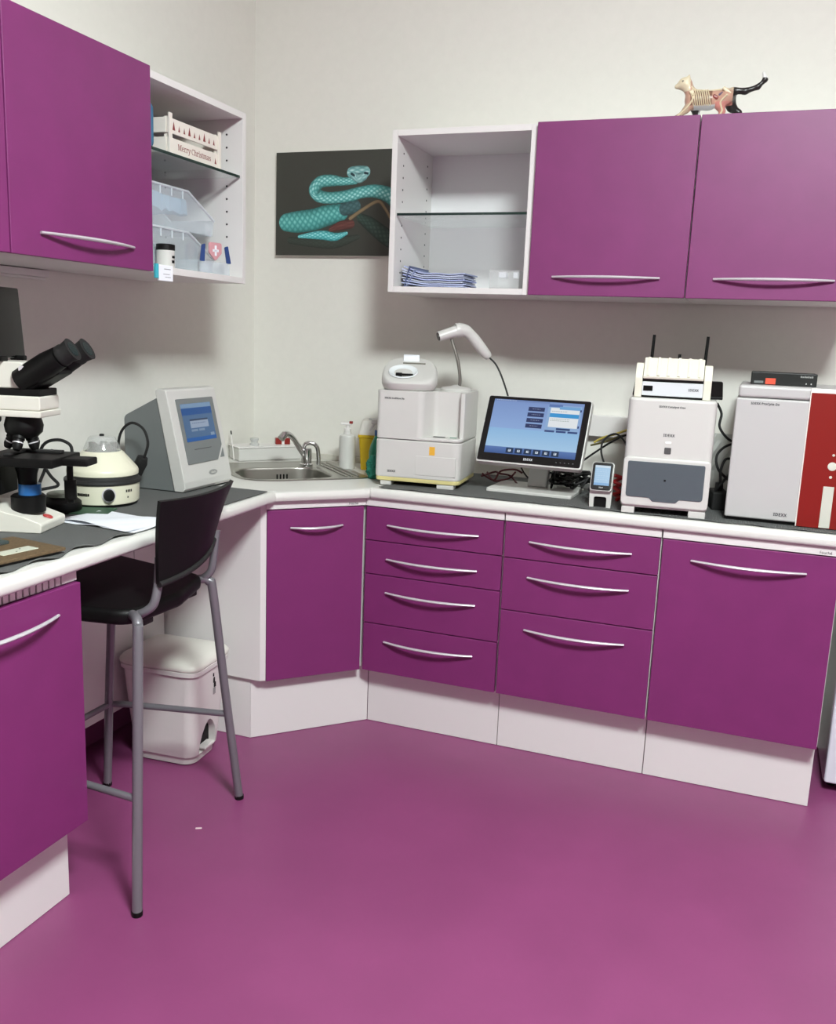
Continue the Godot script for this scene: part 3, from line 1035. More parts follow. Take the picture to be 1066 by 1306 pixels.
	part("stand", prism(round_poly([Vector2(-0.034, 0.0005), Vector2(-0.021, 0.0005), Vector2(-0.021, 0.036), Vector2(0.019, 0.036), Vector2(0.019, 0.0005), Vector2(0.033, 0.0005), Vector2(0.036, 0.068), Vector2(-0.036, 0.068)], [0.002, 0.001, 0.008, 0.008, 0.001, 0.002, 0.008, 0.008], 4), 0.012, 0.002), M.device, h)
	part("stand_back", box(-0.033, 0.032, 0.0005, 0.066, -0.05, 0.0, 0.004), M.device, h)
	part("dock_opening", box(-0.0205, 0.0185, 0.001, 0.0355, 0.0002, 0.002, 0.0005), M.black, h)
	var hb := Transform3D(Basis(Vector3.RIGHT, deg_to_rad(-24)), Vector3(0.0, 0.05, 0.012))
	part("housing", hb * prism(round_poly([Vector2(-0.036, 0), Vector2(0.035, 0), Vector2(0.036, 0.097), Vector2(-0.035, 0.097)], 0.011, 5), 0.018, 0.004), M.device, h)
	part("bezel", hb * at_pos(prism(round_poly([Vector2(-0.033, 0.003), Vector2(0.032, 0.003), Vector2(0.033, 0.094), Vector2(-0.032, 0.094)], 0.01, 5), 0.0025, 0.0008), 0, 0, 0.0172), M.gloss_black, h)
	var hi := Image.create(60, 80, false, Image.FORMAT_RGB8)
	hi.fill(Color8(168, 206, 238))
	pad(hi, 0, 0, 60, 9, Color8(210, 228, 244))
	ui_lines(hi, 6, 16, 46, 6, 8, Color8(190, 220, 246), 3)
	pad(hi, 0, 70, 60, 10, Color8(128, 178, 226))
	screen("screen", hi, 0.048, 0.066, 0.8, hb * Vector3(0, 0.051, 0.0202), hb.basis, h)
	lettering("SNAP", 0.004, hb * Vector3(0, 0.0105, 0.02), hb.basis, M.device_grey, h)
	# red ribbon bundle behind it
	var rp := []
	for j in 12:
		rp.append(Vector3(0.012 * sin(j * 2.1), 0.006 + 0.0075 * j, 0.012 * cos(j * 1.7)))
	solo("red_cable_coil", tube(spline(rp, 5), 0.006, 8), mat(176, 28, 34, 0.4), "bright red coiled cable behind the small handheld reader", "cable", Vector3(1.728, YM, 0.40))
	# middle analyser ------------------------------------------------
	var c := thing("analyser", "tall white analyser with grey front door in the middle of the worktop", "analyser", Vector3(1.767, YM, 0.60), deg_to_rad(4))
	var cp := round_poly([Vector2(0.0, 0), Vector2(0.26, 0), Vector2(0.26, -0.33), Vector2(0.0, -0.33)], [0.025, 0.025, 0.02, 0.02], 5)
	part("housing", prism_y(cp, 0.02, 0.36, 0.009, 3), M.device, c)
	part("front_frame", prism(round_poly([Vector2(0.0, 0.028), Vector2(0.26, 0.028), Vector2(0.26, 0.178), Vector2(0.0, 0.178)], 0.014, 4), 0.012, 0.004), M.device, c).position.z = -0.006
	part("door", prism(round_poly([Vector2(0.014, 0.055), Vector2(0.085, 0.055), Vector2(0.095, 0.044), Vector2(0.165, 0.044), Vector2(0.175, 0.055), Vector2(0.243, 0.055), Vector2(0.243, 0.166), Vector2(0.014, 0.166)], [0.01, 0.004, 0.006, 0.006, 0.004, 0.01, 0.006, 0.006], 4), 0.004, 0.0012), M.slate, c, "slate grey door").position.z = 0.0045
	part("door_crease", box(0.016, 0.241, 0.128, 0.1285, 0.0082, 0.0088, 0.0002), mat(70, 76, 82, 0.4), c)
	part("door_dot", at_pos(rbox(Vector3(0.006, 0.006, 0.002), 0.0009), 0.128, 0.112, 0.0088), M.black, c)
	part("power_button", prism(round_poly([Vector2(-0.01, -0.01), Vector2(0.01, -0.01), Vector2(0.01, 0.01), Vector2(-0.01, 0.01)], 0.003, 3), 0.002, 0.0006), mat(86, 86, 86, 0.3), c, "dark square button").position = Vector3(0.128, 0.203, -0.0005)
	part("status_light", prism(round_poly([Vector2(-0.009, -0.003), Vector2(0.009, -0.003), Vector2(0.009, 0.003), Vector2(-0.009, 0.003)], 0.002, 3), 0.0015, 0.0004), mat(250, 250, 250, 0.3), c, "white indicator bar").position = Vector3(0.128, 0.228, -0.0003)
	lettering("IDEXX", 0.0085, Vector3(0.128, 0.25, 0.0005), Basis(), M.print, c, true)
	lettering("IDEXX Catalyst One", 0.006, Vector3(0.13, 0.336, 0.0005), Basis(), M.print, c, true)
	for fx in [[0.004, 0.044], [0.205, 0.256]]:
		part("foot", box(fx[0], fx[1], 0.0005, 0.022, -0.06, -0.002, 0.003), M.device, c)
		part("foot", box(fx[0], fx[1], 0.0005, 0.022, -0.32, -0.27, 0.003), M.device, c)
	var ctop := YM + 0.3605
	# router behind, with antennas
	var ro := thing("router", "black wireless router with two antennas on top of the middle analyser", "router", Vector3(1.892, ctop, 0.385), deg_to_rad(4))
	part("housing", prism_x(round_poly([Vector2(0.105, 0.0), Vector2(0.105, 0.008), Vector2(0.0, 0.05), Vector2(-0.09, 0.05), Vector2(-0.09, 0.0)], 0.003, 3), -0.136, 0.136, 0.002), M.black, ro)
	for ax in [-0.095, 0.075]:
		part("antenna", tube(PackedVector3Array([Vector3(ax, 0.04, -0.075), Vector3(ax + 0.002, 0.12, -0.075), Vector3(ax + 0.004, 0.192, -0.075)]), [0.0058, 0.0055, 0.005], 10), M.black, ro)
	part("stub", bar(Vector3(-0.005, 0.045, -0.08), Vector3(-0.005, 0.132, -0.08), 0.005, 8), M.black, ro)
	# document scanner standing in front of it
	var d := thing("sheet_scanner", "small ivory sheet scanner with ribbed cover on the middle analyser", "scanner", Vector3(1.888, ctop, 0.545), deg_to_rad(4))
	var iv := mat(224, 220, 204, 0.45)
	for sx in [[-0.112, -0.09], [0.09, 0.113]]:
		part("side_pillar", prism_x(round_poly([Vector2(0.026, 0.0), Vector2(0.026, 0.06), Vector2(-0.005, 0.103), Vector2(-0.035, 0.103), Vector2(-0.035, 0.0)], [0.003, 0.012, 0.006, 0.004, 0.003], 4), sx[0], sx[1], 0.003), iv, d)
	part("front_panel", box(-0.09, 0.09, 0.006, 0.048, -0.02, 0.021, 0.002), mat(214, 216, 220, 0.35), d)
	part("feed_gap", box(-0.09, 0.09, 0.048, 0.058, -0.02, 0.012, 0.001), M.dark, d)
	part("plinth_strip", box(-0.09, 0.09, 0.0, 0.006, -0.02, 0.016, 0.001), M.black, d)
	part("cover", prism_x(round_poly([Vector2(0.03, 0.057), Vector2(0.032, 0.064), Vector2(-0.012, 0.12), Vector2(-0.03, 0.12), Vector2(-0.03, 0.057)], 0.003, 3), -0.0885, 0.0885, 0.003), iv, d)
	for k in 6:
		var rx := -0.075 + k * 0.03
		part("cover_rib", prism_x(round_poly([Vector2(0.0325, 0.067), Vector2(0.034, 0.068), Vector2(-0.0105, 0.1225), Vector2(-0.013, 0.1215)], 0.0006, 2), rx - 0.004, rx + 0.004, 0.0006, 1), iv, d)
	part("display", box(-0.086, -0.058, 0.02, 0.036, 0.02, 0.0222, 0.0006), M.gloss_black, d)
	lettering("IDEXX", 0.0075, Vector3(0.062, 0.028, 0.0215), Basis(), M.print, d, true)
	# right analyser ------------------------------------------------
	var p := thing("analyser", "large white analyser with red front stripe at the right edge", "analyser", Vector3(2.076, YM, 0.546))
	part("housing", joined([box(0.0, 0.33, 0.012, 0.375, -0.40, 0.0, 0.006, 2), box(0.004, 0.33, 0.377, 0.413, -0.40, -0.003, 0.009, 3)]), mat(190, 188, 187, 0.4), p)
	part("base_gap_shade", box(0.006, 0.325, 0.0, 0.0125, -0.39, -0.012, 0.002), M.black, p)  # black slab standing for the shaded gap under the housing
	part("red_panel", prism(PackedVector2Array([Vector2(0.2055, 0.004), Vector2(0.33, 0.004), Vector2(0.33, 0.4), Vector2(0.2055, 0.4)]), 0.004, 0.001), M.red, p, "brick red front panel")
	part("panel_trim", box(0.2025, 0.2055, 0.004, 0.402, -0.001, 0.0042, 0.0006), mat(240, 232, 224, 0.4), p)
	part("top_trim", box(0.2025, 0.33, 0.4, 0.413, -0.002, 0.0042, 0.0015), mat(236, 232, 226, 0.4), p)
	var disc := Transform3D(Basis(Vector3.RIGHT, PI / 2), Vector3.ZERO)
	for e in [[0.284, 0.19, 0.0125], [0.284, 0.223, 0.0038], [0.283, 0.158, 0.0042]]:
		part("button", Transform3D(Basis(), Vector3(e[0], e[1], 0.004)) * (disc * lathe([Vector2(0, -0.001), Vector2(e[2], -0.001), Vector2(e[2], 0.001), Vector2(e[2] * 0.9, 0.0018), Vector2(0, 0.0018)], 24)), mat(212, 212, 200, 0.4), p)
	part("slot_cover", box(0.267, 0.2965, 0.006, 0.13, 0.003, 0.0062, 0.0012), mat(206, 206, 194, 0.4), p)
	lettering("IDEXX ProCyte Dx", 0.0068, Vector3(0.082, 0.36, 0.0004), Basis(), M.print, p, true)
	lettering("IDEXX", 0.0095, Vector3(0.158, 0.032, 0.0004), Basis(), M.print, p, true)
	var md := thing("black_modem", "flat black modem with orange label on the right analyser", "modem", Vector3(2.11, YM + 0.4135, 0.455))
	part("housing", box(0, 0.187, 0, 0.038, -0.12, 0, 0.003, 2), mat(26, 27, 26, 0.4), md)
	part("orange_label", box(0.042, 0.071, 0.002, 0.02, -0.001, 0.0008, 0.0003), mat(224, 82, 58, 0.5), md)
	part("grey_label", box(0.01, 0.036, 0.004, 0.011, -0.001, 0.0007, 0.0002), M.grey, md)
	for k in 2:
		part("light_dot", box(0.156 + k * 0.014, 0.159 + k * 0.014, 0.006, 0.01, -0.001, 0.0007, 0.0002), M.device_grey, md)
	var bars := []
	for k in 7:
		bars.append(box(0.14 + k * 0.0052, 0.1438 + k * 0.0052, 0.0255, 0.0312 - 0.0012 * (k % 2), -0.001, 0.0006, 0.0002))
	part("faint_print", joined(bars), mat(150, 150, 148, 0.5), md)
	# wall socket trunking and its leads
	var so := thing("wall_socket_box", "white socket box on the back wall right of the monitor", "socket", Vector3(1.63, 1.07, 0.0515))
	part("housing", box(-0.12, 0.075, 0, 0.078, 0, 0.035, 0.003, 2), M.white, so)
	part("trunking", box(-0.02, 0.62, 0.005, 0.035, 0, 0.02, 0.002), mat(206, 202, 190, 0.5), so, "beige trunking strip")
	cable("yellow_cable", "thicker yellow network cable running along the back wall", [Vector3(1.60, 1.055, 0.16), Vector3(1.63, 1.075, 0.17), Vector3(1.68, 1.095, 0.19), Vector3(1.74, 1.12, 0.2), Vector3(1.80, 1.13, 0.2), Vector3(1.86, 1.12, 0.17)], 0.0042, mat(206, 186, 92, 0.5))
	cable("yellow_cable", "dark olive cable just under the yellow network cable", [Vector3(1.59, 1.045, 0.17), Vector3(1.64, 1.062, 0.18), Vector3(1.70, 1.09, 0.2), Vector3(1.78, 1.108, 0.205), Vector3(1.84, 1.11, 0.18)], 0.0036, mat(92, 84, 44, 0.5))
	cable("power_cable", "black cable looping over the small handheld reader", [Vector3(1.70, 1.01, 0.50), Vector3(1.665, 1.05, 0.40), Vector3(1.66, 1.085, 0.33), Vector3(1.695, 1.105, 0.3), Vector3(1.735, 1.07, 0.32), Vector3(1.745, 1.0, 0.36), Vector3(1.735, 0.92, 0.36), Vector3(1.72, 0.895, 0.34)], 0.0034, M.rubber)
	cable("power_cable", "black cable curving from behind the monitor to the middle analyser", [Vector3(1.56, 0.98, 0.25), Vector3(1.62, 1.03, 0.26), Vector3(1.68, 1.075, 0.26), Vector3(1.73, 1.1, 0.25), Vector3(1.79, 1.09, 0.24), Vector3(1.83, 1.04, 0.22)], 0.0036, M.rubber)
	# leads between the middle and the right analyser
	var leads := [
		[Vector3(2.015, 1.23, 0.33), Vector3(2.032, 1.2, 0.36), Vector3(2.03, 1.16, 0.37), Vector3(2.055, 1.125, 0.36), Vector3(2.085, 1.105, 0.33)],
		[Vector3(2.085, 1.105, 0.3), Vector3(2.05, 1.09, 0.33), Vector3(2.03, 1.06, 0.35), Vector3(2.04, 1.02, 0.36), Vector3(2.075, 0.985, 0.34)],
		[Vector3(2.085, 1.05, 0.32), Vector3(2.06, 1.055, 0.36), Vector3(2.048, 1.02, 0.38), Vector3(2.05, 0.97, 0.37), Vector3(2.035, 0.92, 0.36)],
		[Vector3(2.085, 1.02, 0.34), Vector3(2.06, 0.985, 0.38), Vector3(2.04, 0.955, 0.38), Vector3(2.03, 0.91, 0.35)],
	]
	for l in leads:
		cable("power_cable", "black cable hanging in the gap between middle and right analyser", l, 0.0042, M.rubber, "cables between the two analysers")
	var ad := thing("power_adapter", "black power adapter on the worktop between the analysers", "adapter", Vector3(2.047, YM, 0.34), 0.2)
	part("housing", box(-0.026, 0.026, 0.0, 0.06, -0.05, 0.05, 0.006, 2), M.rubber, ad)
	part("plug", lathe([Vector2(0, 0.06), Vector2(0.014, 0.06), Vector2(0.012, 0.085), Vector2(0, 0.088)], 14), M.dark, ad)
	# clear bag behind the cables
	var fn := FastNoiseLite.new()
	fn.seed = 9
	fn.frequency = 18.0
	var grid := []
	for i in 9:
		var row := []
		for j in 7:
			var x := -0.045 + 0.015 * j
			var y := 0.02 + 0.026 * i
			row.append(Vector3(x, y, 0.02 * fn.get_noise_2d(x * 2, y * 2)))
		grid.append(row)
	solo("plastic_bag", fix(sheet(grid, 0.001)), clear(236, 236, 232, 0.6, 0.25), "crumpled clear plastic bag against the wall between the analysers", "bag", Vector3(2.05, YM, 0.14))

func inset_any(p: PackedVector2Array, d: float) -> PackedVector2Array:
	var q := p.duplicate()
	if area2(q) < 0:
		q.reverse()
	return inset_ccw(q, d)

# ---------------------------------------------------------------- left worktop
func left_counter() -> void:
	microscope()
	# centrifuge
	var c := thing("centrifuge", "round cream centrifuge with clear dome and black dial on left worktop", "centrifuge", Vector3(0.368, YM, 1.305), deg_to_rad(48))
	c.scale = Vector3(0.9, 1.0, 0.9)
	part("foot_ring", lathe([Vector2(0, 0.0), Vector2(0.104, 0), Vector2(0.106, 0.01), Vector2(0, 0.01)], 40), M.black, c)
	part("drum", lathe([Vector2(0, 0.01), Vector2(0.109, 0.01), Vector2(0.112, 0.014), Vector2(0.114, 0.066), Vector2(0, 0.066)], 48), M.cream, c)
	part("rim", lathe([Vector2(0, 0.066), Vector2(0.117, 0.066), Vector2(0.12, 0.07), Vector2(0.119, 0.077), Vector2(0.111, 0.08), Vector2(0.11, 0.088), Vector2(0, 0.088)], 48), M.dark, c)
	part("cover", lathe([Vector2(0.105, 0.086), Vector2(0.111, 0.09), Vector2(0.1115, 0.1), Vector2(0.108, 0.108), Vector2(0.066, 0.152), Vector2(0.06, 0.156), Vector2(0.054, 0.154)], 48), M.cream, c)
	part("dome", lathe([Vector2(0.059, 0.154), Vector2(0.057, 0.163), Vector2(0.042, 0.192), Vector2(0.036, 0.197), Vector2(0.0, 0.199)], 40), clear(220, 222, 220, 0.3, 0.04), c, "clear plastic dome")
	part("dome_knob", lathe([Vector2(0, 0.197), Vector2(0.008, 0.197), Vector2(0.007, 0.203), Vector2(0, 0.204)], 14), M.black, c)
	part("rotor", lathe([Vector2(0, 0.12), Vector2(0.045, 0.125), Vector2(0.05, 0.15), Vector2(0.035, 0.168), Vector2(0.012, 0.17), Vector2(0, 0.175)], 24), mat(120, 118, 112, 0.4), c)
	for k in 5:
		var a := TAU * k / 5.0
		part("tube_holder", at_pos(lathe([Vector2(0, 0.15), Vector2(0.011, 0.15), Vector2(0.011, 0.178), Vector2(0, 0.18)], 12), cos(a) * 0.034, 0, sin(a) * 0.034), mat(150, 148, 140, 0.3, 0.5), c)
	var face := Transform3D(Basis(Vector3.RIGHT, PI / 2), Vector3(0.0, 0.04, 0.112))
	part("dial_plate", face * lathe([Vector2(0, -0.002), Vector2(0.021, -0.002), Vector2(0.021, 0.003), Vector2(0, 0.003)], 24), M.metal, c)
	part("dial", face * lathe([Vector2(0, 0.003), Vector2(0.0175, 0.003), Vector2(0.016, 0.016), Vector2(0, 0.018)], 20), M.black, c)
	var marks := []
	for k in 6:
		var bk := Basis(Vector3.UP, -0.86 + k * 0.062)
		marks.append(Transform3D(bk, bk * Vector3(0, 0.040, 0.1135)) * rbox(Vector3(0.0058, 0.008 - 0.001 * (k % 2), 0.0012), 0.0004, 1))
	part("maker_print", joined(marks), M.black, c)
	var b2 := Basis(Vector3.UP, 0.60)
	var dots := []
	for k in 4:
		var bk := Basis(Vector3.UP, 0.52 + k * 0.06)
		dots.append(Transform3D(bk, bk * Vector3(0, 0.048, 0.1135)) * rbox(Vector3(0.0042, 0.0075, 0.0012), 0.0004, 1))
	dots.append(Transform3D(b2, b2 * Vector3(-0.003, 0.03, 0.1128)) * rbox(Vector3(0.004, 0.005, 0.0012), 0.0004, 1))
	part("scale_print", joined(dots), M.black, c)
	# analyser with slanted front
	var v := thing("analyser", "grey and white analyser with slanted blue screen beside the sink", "analyser", Vector3(0.40, YM, 0.79))
	part("housing", prism(round_poly([Vector2(-0.15, 0.004), Vector2(0.05, 0.004), Vector2(-0.012, 0.302), Vector2(-0.15, 0.232)], [0.006, 0.003, 0.003, 0.02], 4), 0.262, 0.006), M.grey, v, "grey side housing").position.z = 0.004
	part("front_shell", prism(round_poly([Vector2(0.04, 0.004), Vector2(0.072, 0.004), Vector2(0.08, 0.014), Vector2(0.079, 0.035), Vector2(0.012, 0.322), Vector2(-0.02, 0.325), Vector2(-0.028, 0.318)], [0.004, 0.006, 0.006, 0.02, 0.012, 0.006, 0.004], 5), 0.27, 0.012, 3), M.device, v)
	part("base_gasket", box(-0.145, 0.07, 0, 0.0045, 0.006, 0.264, 0.001), M.black, v)
	var nrm := Vector3(0.287, 0.067, 0).normalized()
	var upv := Vector3(-0.067, 0.287, 0).normalized()
	var fb := Transform3D(Basis(Vector3(0, 0, -1), upv, nrm), Vector3(0.0786, 0.036, 0.135))
	part("bezel", fb * at_pos(prism(round_poly([Vector2(-0.098, 0.052), Vector2(0.07, 0.052), Vector2(0.108, 0.1), Vector2(0.108, 0.262), Vector2(-0.098, 0.262)], 0.004, 3), 0.003, 0.001), 0, 0, 0.0), mat(120, 124, 124, 0.45), v, "grey screen surround")
	part("drawer_line", fb * box(-0.05, 0.045, 0.096, 0.0975, 0.0025, 0.0034, 0.0003), M.dark, v)
	part("corner_triangle", fb * at_pos(prism(PackedVector2Array([Vector2(0.088, 0.058), Vector2(0.112, 0.058), Vector2(0.112, 0.088)]), 0.002, 0.0005, 1), 0, 0, 0.0), mat(120, 124, 124, 0.45), v)
	var im := Image.create(160, 120, false, Image.FORMAT_RGB8)
	im.fill(Color8(96, 132, 176))
	pad(im, 0, 0, 160, 14, Color8(150, 184, 220))
	pad(im, 0, 14, 160, 22, Color8(52, 104, 176))
	pad(im, 34, 52, 96, 26, Color8(182, 200, 226))
	pad(im, 34, 50, 96, 5, Color8(60, 78, 110))
	ui_lines(im, 44, 62, 70, 1, 6, Color8(110, 130, 170), 4)
	pad(im, 34, 82, 34, 7, Color8(150, 176, 206))
	pad(im, 74, 82, 30, 7, Color8(150, 176, 206))
	pad(im, 0, 108, 160, 12, Color8(46, 112, 196))
	pad(im, 132, 98, 20, 10, Color8(160, 186, 214))
	screen("screen", im, 0.168, 0.122, 0.55, fb * Vector3(0.002, 0.184, 0.0034), fb.basis, v)
	var logo := PackedVector2Array()
	for k in 24:
		logo.append(Vector2(cos(TAU * k / 24) * 0.024, sin(TAU * k / 24) * 0.0085))
	part("logo_badge", fb * at_pos(prism(logo, 0.0012, 0.0004, 1), 0.03, 0.015, 0.0), mat(150, 150, 148, 0.4), v)
	lettering("abaxis", 0.006, fb * Vector3(0.03, 0.0145, 0.0014), fb.basis, M.device, v, true)
	# lead with plug in front of it
	var pl := thing("plugged_lead", "black lead with plug hanging in a loop before the grey analyser", "cable", Vector3(0.40, YM, 1.12))
	part("lead", tube(spline([Vector3(-0.12, 0.02, -0.02), Vector3(-0.125, 0.10, 0.0), Vector3(-0.115, 0.18, 0.0), Vector3(-0.075, 0.218, 0.0), Vector3(-0.03, 0.205, 0.0), Vector3(-0.012, 0.165, 0.0), Vector3(-0.02, 0.13, 0.0), Vector3(-0.035, 0.1, 0.0)]), 0.0042, 8), M.rubber, pl)
	part("plug", tube(PackedVector3Array([Vector3(-0.032, 0.115, 0), Vector3(-0.04, 0.095, 0), Vector3(-0.052, 0.045, 0)]), [0.016, 0.02, 0.006], 12), M.rubber, pl)
	# papers
	for k in 2:
		var grid := []
		for i in 13:
			var row := []
			for j in 9:
				var a := -0.125 + 0.25 * i / 12.0
				var b := -0.078 + 0.156 * j / 8.0
				var y := 0.002 + k * 0.003 + 0.006 * maxf(0.0, sin(a * 22.0 + b * 16.0 + k)) + 0.05 * maxf(0, b - 0.04) * maxf(0, -a) * 4.0
				row.append(Vector3(a, y, b))
			grid.append(row)
		solo("paper_sheet", fix(sheet(grid, 0.0004)), M.paper, ["white paper sheet lying underneath the top sheet by the centrifuge", "white paper sheet on top, in front of the centrifuge"][k], "paper", Vector3(0.578 - 0.006 * k, YM, 1.512 - 0.004 * k), deg_to_rad([-2, -9][k]), "papers on the left worktop")
	# slide tray
	var t := thing("slide_tray", "brown wooden slide tray at the front left worktop edge", "tray", Vector3(0.60, YM + 0.0005, 1.93), deg_to_rad(-8))
	part("board", box(-0.09, 0.09, 0.008, 0.016, -0.105, 0.2, 0.002), grain(mat(120, 98, 70, 0.6), 0.08, 0.3, 6.0, 12), t)
	part("base", box(-0.08, 0.082, 0, 0.008, -0.09, 0.19, 0.001), M.dark, t)
	part("slide", box(0.02, 0.055, 0.016, 0.0172, -0.06, 0.03, 0.0003), mat(214, 216, 198, 0.15), t, "glass slide")
	part("slide", box(0.02, 0.055, 0.016, 0.0172, 0.04, 0.13, 0.0003), mat(214, 216, 198, 0.15), t, "glass slide")
	part("clip", box(-0.07, -0.03, 0.016, 0.024, -0.05, 0.06, 0.002), mat(90, 104, 104, 0.3, 0.6), t)
	for e in [[0.03, -0.03], [0.046, -0.01], [0.035, 0.07]]:
		part("stain_dot", at_pos(lathe([Vector2(0, 0), Vector2(0.0022, 0), Vector2(0.002, 0.0004), Vector2(0, 0.0005)], 8), e[0], 0.0172, e[1]), M.dark, t)
	# box and puck behind the microscope stage
	var pu := thing("round_puck", "round black knob-like device between microscope and centrifuge", "device", Vector3(0.36, YM, 1.47))
	part("body", lathe([Vector2(0, 0), Vector2(0.05, 0), Vector2(0.056, 0.012), Vector2(0.054, 0.03), Vector2(0.04, 0.042), Vector2(0, 0.045)], 28), M.black, pu)
	part("top_plate", lathe([Vector2(0, 0.045), Vector2(0.036, 0.045), Vector2(0.036, 0.053), Vector2(0.03, 0.056), Vector2(0, 0.056)], 24), mat(120, 124, 112, 0.5), pu)
	var gb := thing("green_pad", "thin green pad lying under the edge of the centrifuge", "pad", Vector3(0.44, YM, 1.43), 0.4)
	part("sheet", box(-0.06, 0.05, 0.0, 0.006, -0.045, 0.045, 0.002), mat(52, 84, 62, 0.6), gb)
	var ls := [
		[Vector3(0.30, 1.0, 1.50), Vector3(0.305, 1.07, 1.47), Vector3(0.33, 1.085, 1.44), Vector3(0.355, 1.07, 1.42), Vector3(0.36, 1.04, 1.42)],
		[Vector3(0.31, 1.05, 1.50), Vector3(0.325, 0.99, 1.47), Vector3(0.335, 0.96, 1.45), Vector3(0.31, 0.95, 1.47), Vector3(0.28, 0.945, 1.5)],
		[Vector3(0.33, 1.06, 1.46), Vector3(0.315, 1.0, 1.48), Vector3(0.30, 0.95, 1.49), Vector3(0.30, 0.90, 1.49)],
	]
	for l in ls:
		cable("power_cable", "black lead hanging between the microscope stage and centrifuge", l, 0.0045, M.rubber, "leads behind the microscope stage")

func microscope() -> void:
	# local +x looks at the user, local z is to the left of the user
	var t := thing("microscope", "grey white binocular microscope at the left worktop edge", "microscope", Vector3(0.483, YM, 1.658), deg_to_rad(17.3))
	var ivory := mat(224, 220, 210, 0.35)
	# base: slopes up towards the back
	part("base", Transform3D(Basis(), Vector3(0, 0, -0.067)) * prism(round_poly([Vector2(-0.24, 0.002), Vector2(0.016, 0.002), Vector2(0.02, 0.026), Vector2(-0.03, 0.043), Vector2(-0.12, 0.062), Vector2(-0.24, 0.062)], [0.004, 0.005, 0.01, 0.02, 0.02, 0.01], 5), 0.134, 0.008, 3), ivory, t)
	part("logo_badge", Transform3D(Basis(Vector3(0, 0, 1), -0.34), Vector3(0.004, 0.0335, 0.0)) * lathe([Vector2(0, 0), Vector2(0.0125, 0), Vector2(0.0115, 0.0012), Vector2(0, 0.0014)], 20), mat(186, 60, 62, 0.4), t, "red oval badge")
	part("arm", Transform3D(Basis(), Vector3(0, 0, -0.035)) * prism(round_poly([Vector2(-0.25, 0.05), Vector2(-0.16, 0.05), Vector2(-0.165, 0.24), Vector2(-0.12, 0.265), Vector2(-0.12, 0.285), Vector2(-0.25, 0.285)], [0.01, 0.01, 0.04, 0.01, 0.01, 0.03], 5), 0.07, 0.01, 3), M.black, t)
	part("condenser_foot", at_pos(lathe([Vector2(0, 0.045), Vector2(0.041, 0.045), Vector2(0.041, 0.084), Vector2(0.036, 0.088), Vector2(0, 0.088)], 32), -0.045, 0, 0), M.black, t)
	part("filter_ring", at_pos(lathe([Vector2(0, 0.088), Vector2(0.027, 0.088), Vector2(0.027, 0.115), Vector2(0, 0.115)], 28), -0.04, 0, 0), mat(44, 108, 176, 0.3), t, "blue filter ring")
	part("condenser", at_pos(lathe([Vector2(0, 0.115), Vector2(0.022, 0.115), Vector2(0.024, 0.14), Vector2(0.03, 0.16), Vector2(0, 0.16)], 24), -0.045, 0, 0), M.black, t)
	part("stage", Transform3D(Basis(), Vector3.ZERO) * joined([box(-0.13, 0.06, 0.168, 0.19, -0.075, 0.085, 0.003, 2), box(-0.02, 0.122, 0.168, 0.186, -0.035, 0.03, 0.004, 2)]), M.black, t)
	part("stage_bracket", joined([box(-0.16, -0.09, 0.09, 0.17, -0.04, 0.05, 0.004), box(-0.155, -0.14, 0.07, 0.17, 0.03, 0.05, 0.003)]), M.black, t)
	part("slide_holder", joined([box(-0.08, 0.03, 0.19, 0.197, -0.05, -0.03, 0.002), box(-0.08, -0.06, 0.19, 0.197, -0.05, 0.05, 0.002)]), M.dark, t)
	part("stage_drive", joined([bar(Vector3(0.04, 0.165, -0.055), Vector3(0.04, 0.06, -0.055), 0.008, 12), bar(Vector3(0.04, 0.12, -0.055), Vector3(0.04, 0.07, -0.055), 0.015, 16)]), M.black, t)
	part("nosepiece", at_pos(lathe([Vector2(0, 0.235), Vector2(0.03, 0.232), Vector2(0.043, 0.245), Vector2(0.046, 0.262), Vector2(0.04, 0.285), Vector2(0, 0.287)], 32), -0.048, 0, 0), M.black, t)
	for e in [[0.3, 0.0], [-0.55, 0.02], [0.1, -0.5], [0.0, 0.5]]:
		var dirv := Vector3(sin(e[0]), -1.0, e[1]).normalized()
		var o := Vector3(-0.048, 0.245, 0) + Vector3(dirv.x, 0, dirv.z) * 0.05
		var ob := part("objective", tube(PackedVector3Array([o, o + dirv * 0.018, o + dirv * 0.02, o + dirv * 0.036, o + dirv * 0.046]), [0.0145, 0.0145, 0.0125, 0.0125, 0.008], 18), M.black, t)
		part("ring", tube(PackedVector3Array([o + dirv * 0.026, o + dirv * 0.029]), 0.0129, 18), M.metal, ob)
	part("head_plate", Transform3D(Basis(), Vector3(0, 0, -0.055)) * prism(round_poly([Vector2(-0.2, 0.286), Vector2(0.022, 0.286), Vector2(0.024, 0.302), Vector2(-0.2, 0.302)], 0.004, 3), 0.11, 0.004), ivory, t)
	part("head_block", Transform3D(Basis(), Vector3(0, 0, -0.052)) * prism(round_poly([Vector2(-0.2, 0.3025), Vector2(0.02, 0.3025), Vector2(0.02, 0.337), Vector2(-0.2, 0.337)], 0.006, 3), 0.104, 0.007, 3), ivory, t)
	part("black_band", box(-0.19, 0.018, 0.337, 0.354, -0.048, 0.048, 0.003), M.black, t)
	part("prism_housing", Transform3D(Basis(), Vector3(0, 0, -0.042)) * prism(round_poly([Vector2(-0.17, 0.354), Vector2(-0.03, 0.354), Vector2(-0.012, 0.40), Vector2(-0.03, 0.418), Vector2(-0.17, 0.418)], [0.004, 0.01, 0.01, 0.012, 0.01], 4), 0.084, 0.006, 3), ivory, t)
	# binocular tubes
	var f := Vector3(cos(0.55), sin(0.55), 0)
